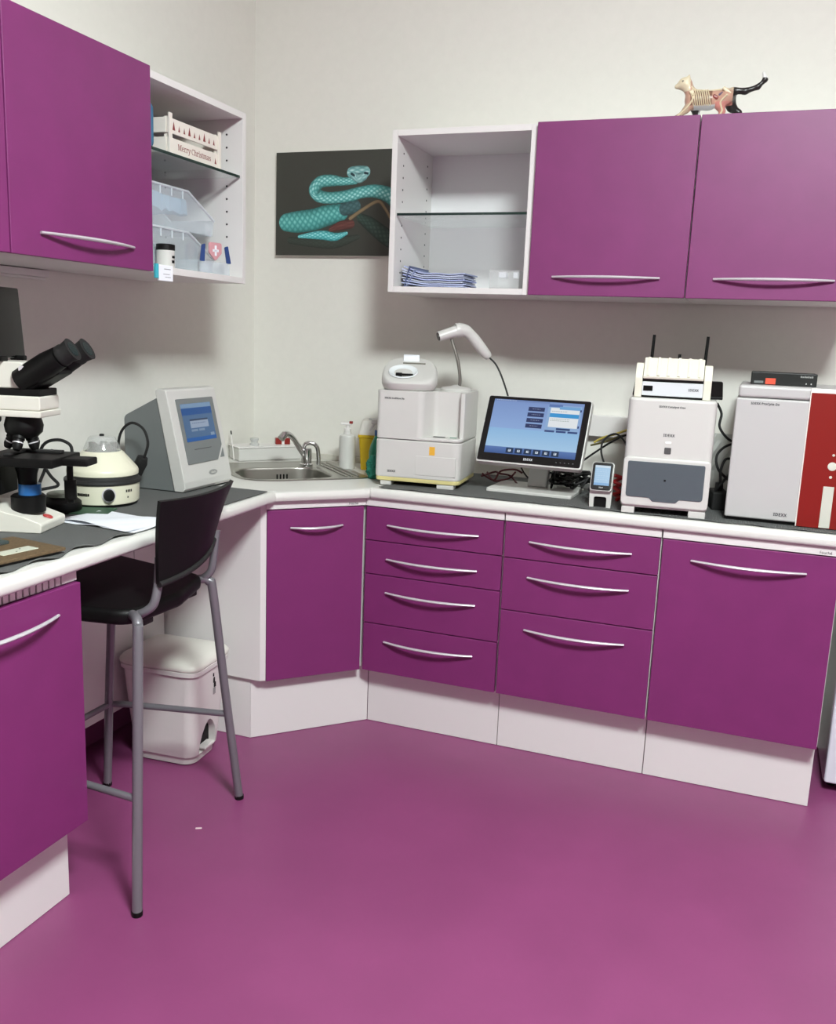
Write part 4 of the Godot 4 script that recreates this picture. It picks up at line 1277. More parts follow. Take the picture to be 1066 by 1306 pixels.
	for zz in [-0.042, 0.042]:
		var o := Vector3(-0.035, 0.372, zz * 0.7)
		var e := Vector3(-0.035, 0.370, zz) + f * 0.122
		var tu := part("eyepiece_tube", tube(PackedVector3Array([o, o.lerp(e, 0.7), e]), [0.03, 0.031, 0.027], 20), M.black, t)
		var e2 := e + f * 0.038
		part("eyepiece", tube(PackedVector3Array([e, e + f * 0.004, e + f * 0.014, e + f * 0.018, e2 - f * 0.004, e2]), [0.024, 0.0265, 0.0265, 0.025, 0.0275, 0.029], 22), M.rubber, tu)
		part("lens", tube(PackedVector3Array([e2, e2 + f * 0.0006]), 0.019, 18), M.gloss_black, tu)
	part("tube_bridge", Transform3D(Basis(Vector3(0, 0, 1), 0.55), Vector3(-0.035, 0.372, 0)) * box(0.005, 0.10, -0.034, 0.02, -0.045, 0.045, 0.01, 3), M.black, t)
	part("lock_screw", Transform3D(Basis(), Vector3(-0.02, 0.402, 0.044)) * (Transform3D(Basis(Vector3.RIGHT, PI / 2), Vector3.ZERO) * lathe([Vector2(0, -0.004), Vector2(0.008, -0.004), Vector2(0.008, 0.012), Vector2(0, 0.013)], 14)), M.metal, t)
	# camera display on the head
	var d := thing("camera_display", "black display screen mounted above the microscope head", "display", Vector3(0.483, YM + 0.418, 1.658) + Vector3(-0.955, 0, 0.298) * 0.085, deg_to_rad(17.3))
	part("housing", moved(box(-0.012, 0.0, 0.006, 0.178, -0.1, 0.14, 0.004, 2), Transform3D(Basis(Vector3(0, 0, 1), 0.07), Vector3.ZERO)), M.gloss_black, d)
	part("foot", box(-0.02, 0.016, 0.0, 0.012, 0.02, 0.055, 0.003), M.black, d)
	part("foot", box(-0.02, 0.016, 0.0, 0.012, -0.075, -0.055, 0.003), M.black, d)

# ---------------------------------------------------------------- things in the open shelf boxes
func clear_bin(called: String, label: String, where: Vector3, turn: float, l: float, w: float, h: float, group: String) -> Node3D:
	# local x = length, open and low at +x
	var t := thing(called, label, "bin", where, turn, group)
	var prof := PackedVector2Array([Vector2(-l / 2, 0), Vector2(l / 2 - 0.01, 0), Vector2(l / 2, h * 0.42), Vector2(l * 0.14, h), Vector2(-l / 2, h)])
	var body := joined([
		Transform3D(Basis(), Vector3(0, 0, -w / 2)) * prism(prof, 0.0025, 0.0006, 1),
		Transform3D(Basis(), Vector3(0, 0, w / 2 - 0.0025)) * prism(prof, 0.0025, 0.0006, 1),
		box(-l / 2, -l / 2 + 0.0025, 0, h, -w / 2 + 0.0025, w / 2 - 0.0025, 0.0004),
		box(-l / 2 + 0.0025, l / 2 - 0.012, 0, 0.0025, -w / 2 + 0.0025, w / 2 - 0.0025, 0.0004),
		moved(box(-0.0012, 0.0012, 0, h * 0.43, -w / 2 + 0.0025, w / 2 - 0.0025, 0.0004), Transform3D(Basis(Vector3(0, 0, 1), -0.16), Vector3(l / 2 - 0.012, 0, 0)))])
	part("body", body, M.clear, t)
	var rim := clear(236, 242, 248, 0.55, 0.15)
	for z in [-w / 2, w / 2]:
		part("rim", tube(PackedVector3Array([Vector3(-l / 2, h, z), Vector3(l * 0.14, h, z), Vector3(l / 2, h * 0.42, z)]), 0.004, 8), rim, t)
	for k in 4:
		part("rib", box(-l * 0.36 + k * l * 0.14, -l * 0.36 + k * l * 0.14 + 0.004, h * 0.78, h - 0.003, w / 2, w / 2 + 0.004, 0.001), rim, t)
	return t

func shelves_left() -> void:
	var fl := 1.5751
	var sh := 1.5551 + 0.3425
	# crate on the glass shelf
	var c := thing("christmas_crate", "small white wooden crate with red Christmas print on glass shelf", "crate", Vector3(0.455, sh, 0.965), PI / 2)
	var wood := mat(232, 224, 214, 0.6)
	var red := mat(132, 44, 44, 0.6)
	for x in [-0.128, 0.118]:
		for z in [-0.19, 0.0]:
			part("corner_post", box(x, x + 0.012, 0.0, 0.106, z - 0.012, z, 0.001), wood, c)
	for x in [-0.134, 0.122]:
		part("front_post", box(x, x + 0.014, 0.0, 0.114, 0.0065, 0.0125, 0.001), wood, c)
	for y in [0.006, 0.06]:
		part("front_slat", box(-0.132, 0.134, y, y + 0.042, 0.0005, 0.006, 0.001), wood, c)
		part("back_slat", box(-0.132, 0.134, y, y + 0.042, -0.209, -0.2035, 0.001), wood, c)
		part("side_slat", box(-0.1345, -0.1285, y, y + 0.042, -0.2, -0.0005, 0.001), wood, c)
		part("side_slat", box(0.1305, 0.1365, y, y + 0.042, -0.2, -0.0005, 0.001), wood, c)
	part("bottom_board", box(-0.116, 0.116, 0.0005, 0.005, -0.2, -0.001, 0.001), wood, c)
	lettering("Merry Christmas", 0.0155, Vector3(0.0, 0.027, 0.006), Basis(), red, c, false, "Droid Serif")
	for k in 9:
		var x := -0.105 + k * 0.026
		var s := 0.011 if k % 3 == 0 else 0.0075
		var tr := PackedVector2Array([Vector2(x - s * 0.6, 0.07), Vector2(x + s * 0.6, 0.07), Vector2(x, 0.07 + s * 2.2)])
		part("tree_print", Transform3D(Basis(), Vector3(0, 0, 0.0055)) * prism(tr, 0.0008), red, c)
	for x in [-0.118, 0.112]:
		part("tree_print", Transform3D(Basis(), Vector3(0, 0, 0.0055)) * prism(PackedVector2Array([Vector2(x - 0.005, 0.016), Vector2(x + 0.005, 0.016), Vector2(x, 0.034)]), 0.0008), red, c)
	var bl := thing("blue_pouch", "blue pouch standing behind the crate near the purple door", "pouch", Vector3(0.40, sh, 1.165), 0.2)
	part("body", joined([at_pos(rbox(Vector3(0.10, 0.135, 0.055), 0.025, 3), 0, 0.068, 0)]), mat(62, 116, 148, 0.7), bl)
	# two clear bins, one on the other
	for k in 2:
		clear_bin("clear_bin", ["clear plastic stacking bin on the bottom of the left shelf box", "clear plastic bin stacked on the lower clear bin"][k], Vector3(0.335, fl + 0.0005 + k * 0.122, 1.0), PI / 2, 0.40, 0.17, 0.12, "clear bins in the left shelf box")
	var fn := FastNoiseLite.new()
	fn.seed = 3
	fn.frequency = 30.0
	var grid := []
	for i in 15:
		var row := []
		for j in 7:
			var x := -0.16 + i * 0.019
			var z := -0.07 + j * 0.0233
			row.append(Vector3(x, 0.05 + 0.014 * fn.get_noise_2d(x, z), z))
		grid.append(row)
	solo("blue_wrappers", fix(sheet(grid, 0.045)), mat(172, 204, 226, 0.5), "pale blue wrappers filling the upper clear bin", "wrappers", Vector3(0.335, fl + 0.1265, 1.03), PI / 2)
	var j := thing("small_jar", "small white jar with black lid in front of the clear bins", "jar", Vector3(0.452, fl + 0.0005, 1.105), 1.2)
	part("body", lathe([Vector2(0, 0), Vector2(0.025, 0), Vector2(0.0265, 0.003), Vector2(0.0265, 0.05), Vector2(0, 0.052)], 24), M.device, j)
	part("lid", lathe([Vector2(0, 0.052), Vector2(0.0275, 0.052), Vector2(0.0275, 0.066), Vector2(0.025, 0.068), Vector2(0, 0.068)], 24), M.black, j)
	part("print_mark", box(0.004, 0.013, 0.014, 0.022, 0.0235, 0.0265, 0.0005), M.black, j)
	part("print_mark", box(0.005, 0.014, 0.028, 0.035, 0.0235, 0.0265, 0.0005), M.black, j)
	# rosette and ribbons leaning in the front of the shelf box
	var r := thing("rosette", "pink rosette with white cross and blue ribbons at shelf front", "rosette", Vector3(0.462, fl, 0.862), PI / 2 - 0.3)
	part("disc", Transform3D(Basis(), Vector3(0, 0.075, 0.0)) * prism(round_poly([Vector2(-0.026, 0.024), Vector2(0.026, 0.024), Vector2(0.026, -0.008), Vector2(0, -0.034), Vector2(-0.026, -0.008)], 0.008, 4), 0.006, 0.002), mat(206, 150, 156, 0.5), r)
	part("cross", joined([box(-0.004, 0.004, 0.058, 0.09, 0.005, 0.007, 0.0005), box(-0.012, 0.012, 0.07, 0.078, 0.005, 0.007, 0.0005)]), M.paper, r)
	for sx in [-1.0, 1.0]:
		part("ribbon", Transform3D(Basis(), Vector3(sx * 0.046, 0.038, 0.0)) * prism(round_poly([Vector2(-0.007, 0.05), Vector2(0.007, 0.055), Vector2(0.012 + sx * 0.008, 0.0), Vector2(-0.006 + sx * 0.008, 0.0)], 0.003, 3), 0.004, 0.001), mat(40, 66, 124, 0.6), r)
	part("foot_card", box(-0.058, 0.06, 0.0005, 0.04, -0.004, 0.003, 0.001), M.clear, r)
	# teal and white card box hanging at the front edge
	var cb := thing("card_box", "small white card box with teal side hanging from the shelf box", "box", Vector3(0.502, 1.545, 1.20), PI / 2 - 0.12)
	part("face", box(-0.016, 0.04, -0.012, 0.032, 0.004, 0.011, 0.001), M.paper, cb)
	part("teal_side", box(-0.028, -0.0165, -0.006, 0.034, 0.002, 0.010, 0.001), mat(60, 170, 186, 0.6), cb)
	part("print_lines", joined([box(0.004, 0.03, 0.02, 0.022, 0.0105, 0.0113, 0.0002), box(0.0, 0.026, 0.006, 0.0075, 0.0105, 0.0113, 0.0002), box(0.008, 0.03, -0.002, -0.0005, 0.0105, 0.0113, 0.0002)]), mat(130, 130, 134, 0.7), cb)

func shelves_right() -> void:
	var fl := 1.5756
	# stack of folded blue-grey sleeves
	for k in 7:
		var grid := []
		for i in 13:
			var row := []
			for jj in 5:
				var x := -0.115 + i * 0.0192
				var z := -0.07 + jj * 0.035
				var y := 0.0068 * k + 0.026 * pow(maxf(0.0, -x / 0.115), 2.0) * (0.4 + 0.09 * k) + (0.0022 * sin(x * 60.0 + k * 0.2) + 0.002) * (0.3 + 0.08 * k)
				row.append(Vector3(x, y + 0.003, z))
			grid.append(row)
		solo("folded_sleeve", fix(sheet(grid, 0.0042)), mat(168 + (k % 3) * 12, 176 + (k % 3) * 10, 210 + (k % 2) * 10, 0.55), "thin bluish sleeve in the low stack in the back wall shelf box", "sleeve", Vector3(1.03 + 0.004 * sin(k * 2.3), fl, 0.30 + 0.004 * cos(k * 1.7)), 0.02 * sin(k * 1.9), "stack of bluish sleeves")
	var f := thing("grey_folder", "dark blue grey folder leaning in the shelf corner behind sleeves", "folder", Vector3(0.92, fl, 0.28))
	part("cover", moved(box(-0.001, 0.001, 0.0, 0.075, -0.1, 0.1, 0.0004), Transform3D(Basis(Vector3(0, 0, 1), -0.25), Vector3(0.006, 0.0005, 0))), mat(96, 106, 140, 0.5), f)
	part("cover", moved(box(-0.001, 0.001, 0.0, 0.07, -0.1, 0.1, 0.0004), Transform3D(Basis(Vector3(0, 0, 1), -0.5), Vector3(0.012, 0.0005, 0))), mat(150, 158, 188, 0.5), f)
	var b := thing("clear_box", "clear plastic box with two white lids in the back wall shelf", "box", Vector3(1.29, fl, 0.33))
	part("body", joined([box(-0.052, 0.052, 0.0005, 0.003, -0.05, 0.05, 0.0004), box(-0.052, 0.052, 0.003, 0.062, 0.048, 0.05, 0.0004), box(-0.052, 0.052, 0.003, 0.062, -0.05, -0.048, 0.0004), box(-0.052, -0.05, 0.003, 0.062, -0.048, 0.048, 0.0004), box(0.05, 0.052, 0.003, 0.062, -0.048, 0.048, 0.0004)]), clear(230, 232, 234, 0.16, 0.06), b)
	part("white_lid", box(-0.02, 0.006, 0.036, 0.056, 0.02, 0.046, 0.002), M.paper, b)
	part("white_lid", box(0.03, 0.046, 0.036, 0.056, 0.02, 0.046, 0.002), M.paper, b)

# ---------------------------------------------------------------- picture of a snake
func stroke(img: Image, pts: Array, rads: Array, base: Color, lightc: Color, scale_len: float, dim: float) -> void:
	var w := img.get_width()
	var h := img.get_height()
	var v3 := []
	for i in pts.size():
		v3.append(Vector3(pts[i].x, pts[i].y, rads[i]))
	var p := spline(v3, 14)
	var along := 0.0
	for i in p.size():
		var a := p[i]
		var b := p[mini(i + 1, p.size() - 1)]
		var c := p[maxi(i - 1, 0)]
		var d := Vector2(b.x - c.x, b.y - c.y).normalized()
		var n := Vector2(-d.y, d.x)
		along += Vector2(a.x - c.x, a.y - c.y).length()
		var r := int(ceil(a.z))
		for y in range(maxi(0, int(a.y) - r), mini(h, int(a.y) + r + 1)):
			for x in range(maxi(0, int(a.x) - r), mini(w, int(a.x) + r + 1)):
				var e := Vector2(x - a.x, y - a.y)
				if e.length() > a.z:
					continue
				var s := e.dot(n) / a.z
				var q := along + e.dot(d)
				var k := sqrt(maxf(0.0, 1.0 - s * s))
				var sc := absf(sin(q * PI / (scale_len * 2.4) + s * 4.5) * sin(q * PI / (scale_len * 2.4) - s * 4.5))
				var col := base.darkened(0.5).lerp(base, k).lerp(lightc, clampf(k * (0.12 + 1.0 * sc) * (1.0 - 0.5 * absf(s + 0.2)), 0, 1))
				img.set_pixel(x, y, col.darkened(dim))

func picture() -> void:
	var w := 480
	var h := 320
	var img := Image.create(w, h, false, Image.FORMAT_RGB8)
	img.fill(Color8(58, 58, 52))
	var P := func(a: float, b: float) -> Vector2: return Vector2((a - 20) / 1000.0 * 0.83 * w, (b - 65) / 900.0 * h)
	var k := h / 900.0
	var teal := Color8(58, 150, 146)
	var pale := Color8(190, 236, 236)
	var darkg := Color8(44, 66, 58)
	stroke(img, [P.call(1150, 900), P.call(1000, 800), P.call(860, 690), P.call(780, 640)], [60 * k, 70 * k, 60 * k, 40 * k], darkg, Color8(70, 92, 82), 9, 0.1)
	stroke(img, [P.call(150, 830), P.call(350, 850), P.call(560, 850), P.call(760, 800)], [30 * k, 40 * k, 50 * k, 20 * k], Color8(58, 66, 58), Color8(66, 76, 68), 9, 0.1)
	stroke(img, [P.call(235, 798), P.call(340, 788), P.call(450, 785), P.call(560, 800), P.call(655, 770)], [14 * k, 30 * k, 42 * k, 36 * k, 16 * k], Color8(52, 166, 170), Color8(180, 236, 238), 8, 0.0)
	stroke(img, [P.call(120, 672), P.call(220, 668), P.call(360, 650), P.call(480, 615), P.call(600, 590)], [80 * k, 96 * k, 96 * k, 92 * k, 76 * k], teal, Color8(140, 216, 212), 8, 0.04)
	stroke(img, [P.call(520, 735), P.call(600, 705), P.call(690, 690)], [22 * k, 40 * k, 40 * k], Color8(92, 50, 46), Color8(110, 66, 60), 30, 0.0)
	stroke(img, [P.call(640, 560), P.call(720, 540)], [58 * k, 62 * k], Color8(60, 96, 100), Color8(86, 124, 128), 9, 0.1)
	stroke(img, [P.call(690, 640), P.call(790, 570), P.call(920, 500), P.call(985, 560), P.call(1040, 660)], [18 * k, 16 * k, 16 * k, 14 * k, 12 * k], Color8(124, 104, 76), Color8(150, 130, 100), 40, 0.0)
	stroke(img, [P.call(1200, 640), P.call(1120, 530), P.call(1010, 445), P.call(890, 412), P.call(780, 420), P.call(700, 440), P.call(600, 458), P.call(480, 462), P.call(400, 440), P.call(365, 385), P.call(420, 325), P.call(520, 315), P.call(620, 325), P.call(720, 320)], [84 * k, 80 * k, 66 * k, 56 * k, 52 * k, 54 * k, 52 * k, 52 * k, 56 * k, 56 * k, 54 * k, 50 * k, 36 * k, 34 * k], teal, pale, 8, 0.0)
	stroke(img, [P.call(695, 250), P.call(750, 248), P.call(805, 248)], [50 * k, 54 * k, 50 * k], Color8(96, 160, 160), Color8(190, 222, 222), 14, 0.0)
	stroke(img, [P.call(720, 285), P.call(760, 300), P.call(795, 285)], [36 * k, 42 * k, 36 * k], Color8(110, 168, 168), Color8(190, 222, 222), 14, 0.0)
	for e in [[690, 262], [806, 258]]:
		stroke(img, [P.call(e[0], e[1]), P.call(e[0] + 22, e[1] + 14 if e[0] < 750 else e[1] + 4)], [11 * k, 9 * k], Color8(22, 48, 56), Color8(22, 48, 56), 30, 0.0)
	var t := thing("snake_picture", "canvas photo print of a turquoise snake on the back wall", "picture", Vector3(0.2365, 1.708, 0.0515))
	part("canvas", box(0, 0.597, 0, 0.397, 0, 0.0185, 0.001), mat(208, 204, 196, 0.8), t)
	var m := StandardMaterial3D.new()
	m.albedo_texture = ImageTexture.create_from_image(img)
	m.roughness = 0.55
	var q := QuadMesh.new()
	q.size = Vector2(0.595, 0.395)
	var o := MeshInstance3D.new()
	o.name = "print"
	o.mesh = q
	o.material_override = m
	t.add_child(o, true)
	o.position = Vector3(0.2985, 0.1985, 0.0192)

# ---------------------------------------------------------------- anatomical cat model
func smin(a: float, b: float, k: float) -> float:
	var h := clampf(0.5 + 0.5 * (b - a) / k, 0, 1)
	return lerpf(b, a, h) - k * h * (1 - h)

func cone_dist(p: Vector3, a: Vector3, b: Vector3, ra: float, rb: float) -> float:
	var ab := b - a
	var t := clampf((p - a).dot(ab) / ab.length_squared(), 0, 1)
	return (p - a - ab * t).length() - lerpf(ra, rb, t)

func anatomical_cat() -> void:
	var t := thing("cat_model", "walking cat anatomy model on top of the wall cabinets", "model", Vector3(1.905, 2.0922, 0.375), deg_to_rad(4))
	var B := [
		[Vector3(-0.045, 0.056, 0), Vector3(-0.005, 0.054, 0), 0.029, 0.0265],
		[Vector3(-0.005, 0.054, 0), Vector3(0.05, 0.064, 0), 0.0265, 0.0235],
		[Vector3(-0.048, 0.066, 0), Vector3(-0.07, 0.096, 0), 0.0185, 0.015],
		[Vector3(-0.078, 0.105, 0), Vector3(-0.074, 0.103, 0), 0.0185, 0.0185],
		[Vector3(-0.088, 0.1, 0), Vector3(-0.1, 0.097, 0), 0.0115, 0.0075],
		[Vector3(-0.068, 0.117, 0.0095), Vector3(-0.065, 0.128, 0.0105), 0.006, 0.0018],
		[Vector3(-0.068, 0.117, -0.0095), Vector3(-0.065, 0.128, -0.0105), 0.006, 0.0018],
		[Vector3(-0.052, 0.05, 0.016), Vector3(-0.066, 0.026, 0.017), 0.0145, 0.0095],
		[Vector3(-0.066, 0.026, 0.017), Vector3(-0.088, 0.006, 0.017), 0.0095, 0.006],
		[Vector3(-0.088, 0.006, 0.017), Vector3(-0.097, 0.005, 0.017), 0.006, 0.005],
		[Vector3(-0.048, 0.048, -0.015), Vector3(-0.038, 0.024, -0.016), 0.0145, 0.009],
		[Vector3(-0.038, 0.024, -0.016), Vector3(-0.025, 0.0065, -0.016), 0.009, 0.0065],
		[Vector3(0.047, 0.058, 0.013), Vector3(0.03, 0.036, 0.016), 0.021, 0.0145],
		[Vector3(0.03, 0.036, 0.016), Vector3(0.04, 0.018, 0.016), 0.0125, 0.008],
		[Vector3(0.04, 0.018, 0.016), Vector3(0.034, 0.0065, 0.016), 0.008, 0.0065],
		[Vector3(0.056, 0.058, -0.012), Vector3(0.066, 0.036, -0.016), 0.021, 0.014],
		[Vector3(0.066, 0.036, -0.016), Vector3(0.088, 0.02, -0.016), 0.012, 0.0085],
		[Vector3(0.088, 0.02, -0.016), Vector3(0.092, 0.006, -0.016), 0.0085, 0.006],
		[Vector3(0.066, 0.08, 0), Vector3(0.1, 0.077, 0), 0.0105, 0.0085],
		[Vector3(0.1, 0.077, 0), Vector3(0.135, 0.088, 0), 0.0085, 0.007],
		[Vector3(0.135, 0.088, 0), Vector3(0.154, 0.108, 0), 0.007, 0.006],
		[Vector3(0.154, 0.108, 0), Vector3(0.148, 0.126, 0), 0.0065, 0.0055],
	]
	var cell := 0.003
	var lo := Vector3(-0.117, -0.004, -0.045)
	var nx := 95
	var ny := 48
	var nz := 30
	var val := PackedFloat32Array()
	val.resize(nx * ny * nz)
	val.fill(1.0)
	var margin := 0.014
	for b in B:
		var a0: Vector3 = b[0]
		var a1: Vector3 = b[1]
		var rm: float = maxf(b[2], b[3]) + margin
		var i0 := Vector3i(((a0.min(a1) - Vector3.ONE * rm - lo) / cell).floor()).clamp(Vector3i.ZERO, Vector3i(nx - 1, ny - 1, nz - 1))
		var i1 := Vector3i(((a0.max(a1) + Vector3.ONE * rm - lo) / cell).ceil()).clamp(Vector3i.ZERO, Vector3i(nx - 1, ny - 1, nz - 1))
		for x in range(i0.x, i1.x + 1):
			for y in range(i0.y, i1.y + 1):
				for z in range(i0.z, i1.z + 1):
					var id := (x * ny + y) * nz + z
					val[id] = smin(val[id], cone_dist(lo + Vector3(x, y, z) * cell, a0, a1, b[2], b[3]), 0.008)
	var vid := {}
	var vp := PackedVector3Array()
	for x in nx - 1:
		for y in ny - 1:
			for z in nz - 1:
				var inside := 0
				var v := []
				for c in 8:
					var f := val[((x + (c & 1)) * ny + y + ((c >> 1) & 1)) * nz + z + (c >> 2)]
					v.append(f)
					if f < 0:
						inside += 1
				if inside == 0 or inside == 8:
					continue
				var sum := Vector3()
				var cnt := 0
				for e in [[0, 1], [2, 3], [4, 5], [6, 7], [0, 2], [1, 3], [4, 6], [5, 7], [0, 4], [1, 5], [2, 6], [3, 7]]:
					var fa: float = v[e[0]]
					var fb: float = v[e[1]]
					if (fa < 0) != (fb < 0):
						var k := fa / (fa - fb)
						var pa := Vector3(e[0] & 1, (e[0] >> 1) & 1, e[0] >> 2)
						var pb := Vector3(e[1] & 1, (e[1] >> 1) & 1, e[1] >> 2)
						sum += pa.lerp(pb, k)
						cnt += 1
				vid[(x * ny + y) * nz + z] = vp.size()
				vp.append(lo + (Vector3(x, y, z) + sum / cnt) * cell)
	var s := PackedVector3Array()
	for x in range(1, nx - 1):
		for y in range(1, ny - 1):
			for z in range(1, nz - 1):
				var id := (x * ny + y) * nz + z
				var f0 := val[id]
				for ax in 3:
					var st: int = [ny * nz, nz, 1][ax]
					var f1 := val[id + st]
					if (f0 < 0) == (f1 < 0):
						continue
					var u: int = [nz, 1, ny * nz][ax]
					var w: int = [1, ny * nz, nz][ax]
					var q := []
					for o in [id, id - u, id - u - w, id - w]:
						if vid.has(o):
							q.append(vp[vid[o]])
					if q.size() < 4:
						continue
					if f0 < 0:
						quad(s, q[0], q[1], q[2], q[3])
					else:
						quad(s, q[0], q[3], q[2], q[1])
	s = fix(s)
	var cols := PackedColorArray()
	var flesh := Color(0.52, 0.30, 0.22)
	var ivory := Color(0.72, 0.62, 0.44)
	var blk := Color(0.012, 0.011, 0.010)
	for p in s:
		var c := blk
		if p.x > 0.12 and p.y > 0.112:
			c = Color(0.75, 0.74, 0.72)
		elif p.x > 0.066:
			c = blk
		elif p.y < 0.0085:
			c = Color(0.05, 0.035, 0.03)
		elif p.z > 0.001:
			c = flesh
			if p.x > -0.056 and p.x < 0.006 and p.y > 0.036 and p.y < 0.08:
				c = Color(0.20, 0.10, 0.065)
			if p.x < -0.06 and p.y > 0.08:
				c = ivory
			elif p.y > 0.078 and p.x > -0.055:
				c = Color(0.55, 0.42, 0.30)
			elif p.x > 0.016 and p.y < 0.045:
				c = Color(0.55, 0.22, 0.19)
			elif p.x < -0.06 and p.y < 0.04:
				c = Color(0.50, 0.36, 0.26)
			elif p.y < 0.037 and p.x > -0.045 and p.x < 0.016:
				c = Color(0.68, 0.70, 0.72)
		elif p.y < 0.037 and p.x > -0.03 and p.x < 0.016:
			c = Color(0.68, 0.70, 0.72)
		cols.append(c)
	var body := MeshInstance3D.new()
	body.name = "body"
	body.mesh = finish(s, 70.0, cols)
	var m := StandardMaterial3D.new()
	m.vertex_color_use_as_albedo = true
	m.roughness = 0.35
	body.material_override = m
	t.add_child(body, true)
	# bones shown on the open side
	var bone := mat(216, 200, 168, 0.4)
	for k in 9:
		var x := -0.046 + k * 0.0062
		var pts := []
		for i in 7:
			var a := -0.75 + 1.75 * i / 6.0
			pts.append(Vector3(x - 0.002 * i, 0.0555 + sin(a) * 0.0302, 0.0008 + cos(a) * 0.0305 * (1.0 - 0.010 * k)))
		part("rib", tube(PackedVector3Array(pts), 0.0019, 6), bone, t)
	part("spine", tube(spline([Vector3(-0.058, 0.093, 0.012), Vector3(-0.045, 0.083, 0.012), Vector3(0, 0.079, 0.011), Vector3(0.05, 0.084, 0.011)]), 0.0028, 8), bone, t)
	part("thigh_bone", tube(spline([Vector3(0.05, 0.062, 0.035), Vector3(0.032, 0.042, 0.0325), Vector3(0.038, 0.02, 0.0258), Vector3(0.034, 0.008, 0.0235)]), 0.0028, 8), bone, t)
	part("foreleg_bone", tube(spline([Vector3(-0.046, 0.062, 0.0305), Vector3(-0.06, 0.035, 0.0285), Vector3(-0.09, 0.007, 0.0235)]), 0.0026, 8), bone, t)
	part("shoulder_blade", Transform3D(Basis(Vector3(0, 0, 1), 0.5), Vector3(-0.05, 0.066, 0.0255)) * rbox(Vector3(0.012, 0.03, 0.004), 0.0019), bone, t)
	part("pelvis", Transform3D(Basis(Vector3(0, 0, 1), 0.9), Vector3(0.047, 0.074, 0.0265)) * rbox(Vector3(0.01, 0.03, 0.006), 0.0028), bone, t)
	part("organ", Transform3D(Basis(Vector3(0, 0, 1), -0.5), Vector3(0.016, 0.058, 0.023)) * rbox(Vector3(0.02, 0.012, 0.01), 0.0048), mat(140, 66, 60, 0.35), t)
	part("organ", Transform3D(Basis(Vector3(0, 0, 1), 0.5), Vector3(0.032, 0.066, 0.0225)) * rbox(Vector3(0.018, 0.01, 0.01), 0.0048), mat(106, 86, 110, 0.35), t)
	part("eye_socket", at_pos(rbox(Vector3(0.006, 0.006, 0.003), 0.0014), -0.083, 0.108, 0.0165), mat(110, 100, 90, 0.5), t)

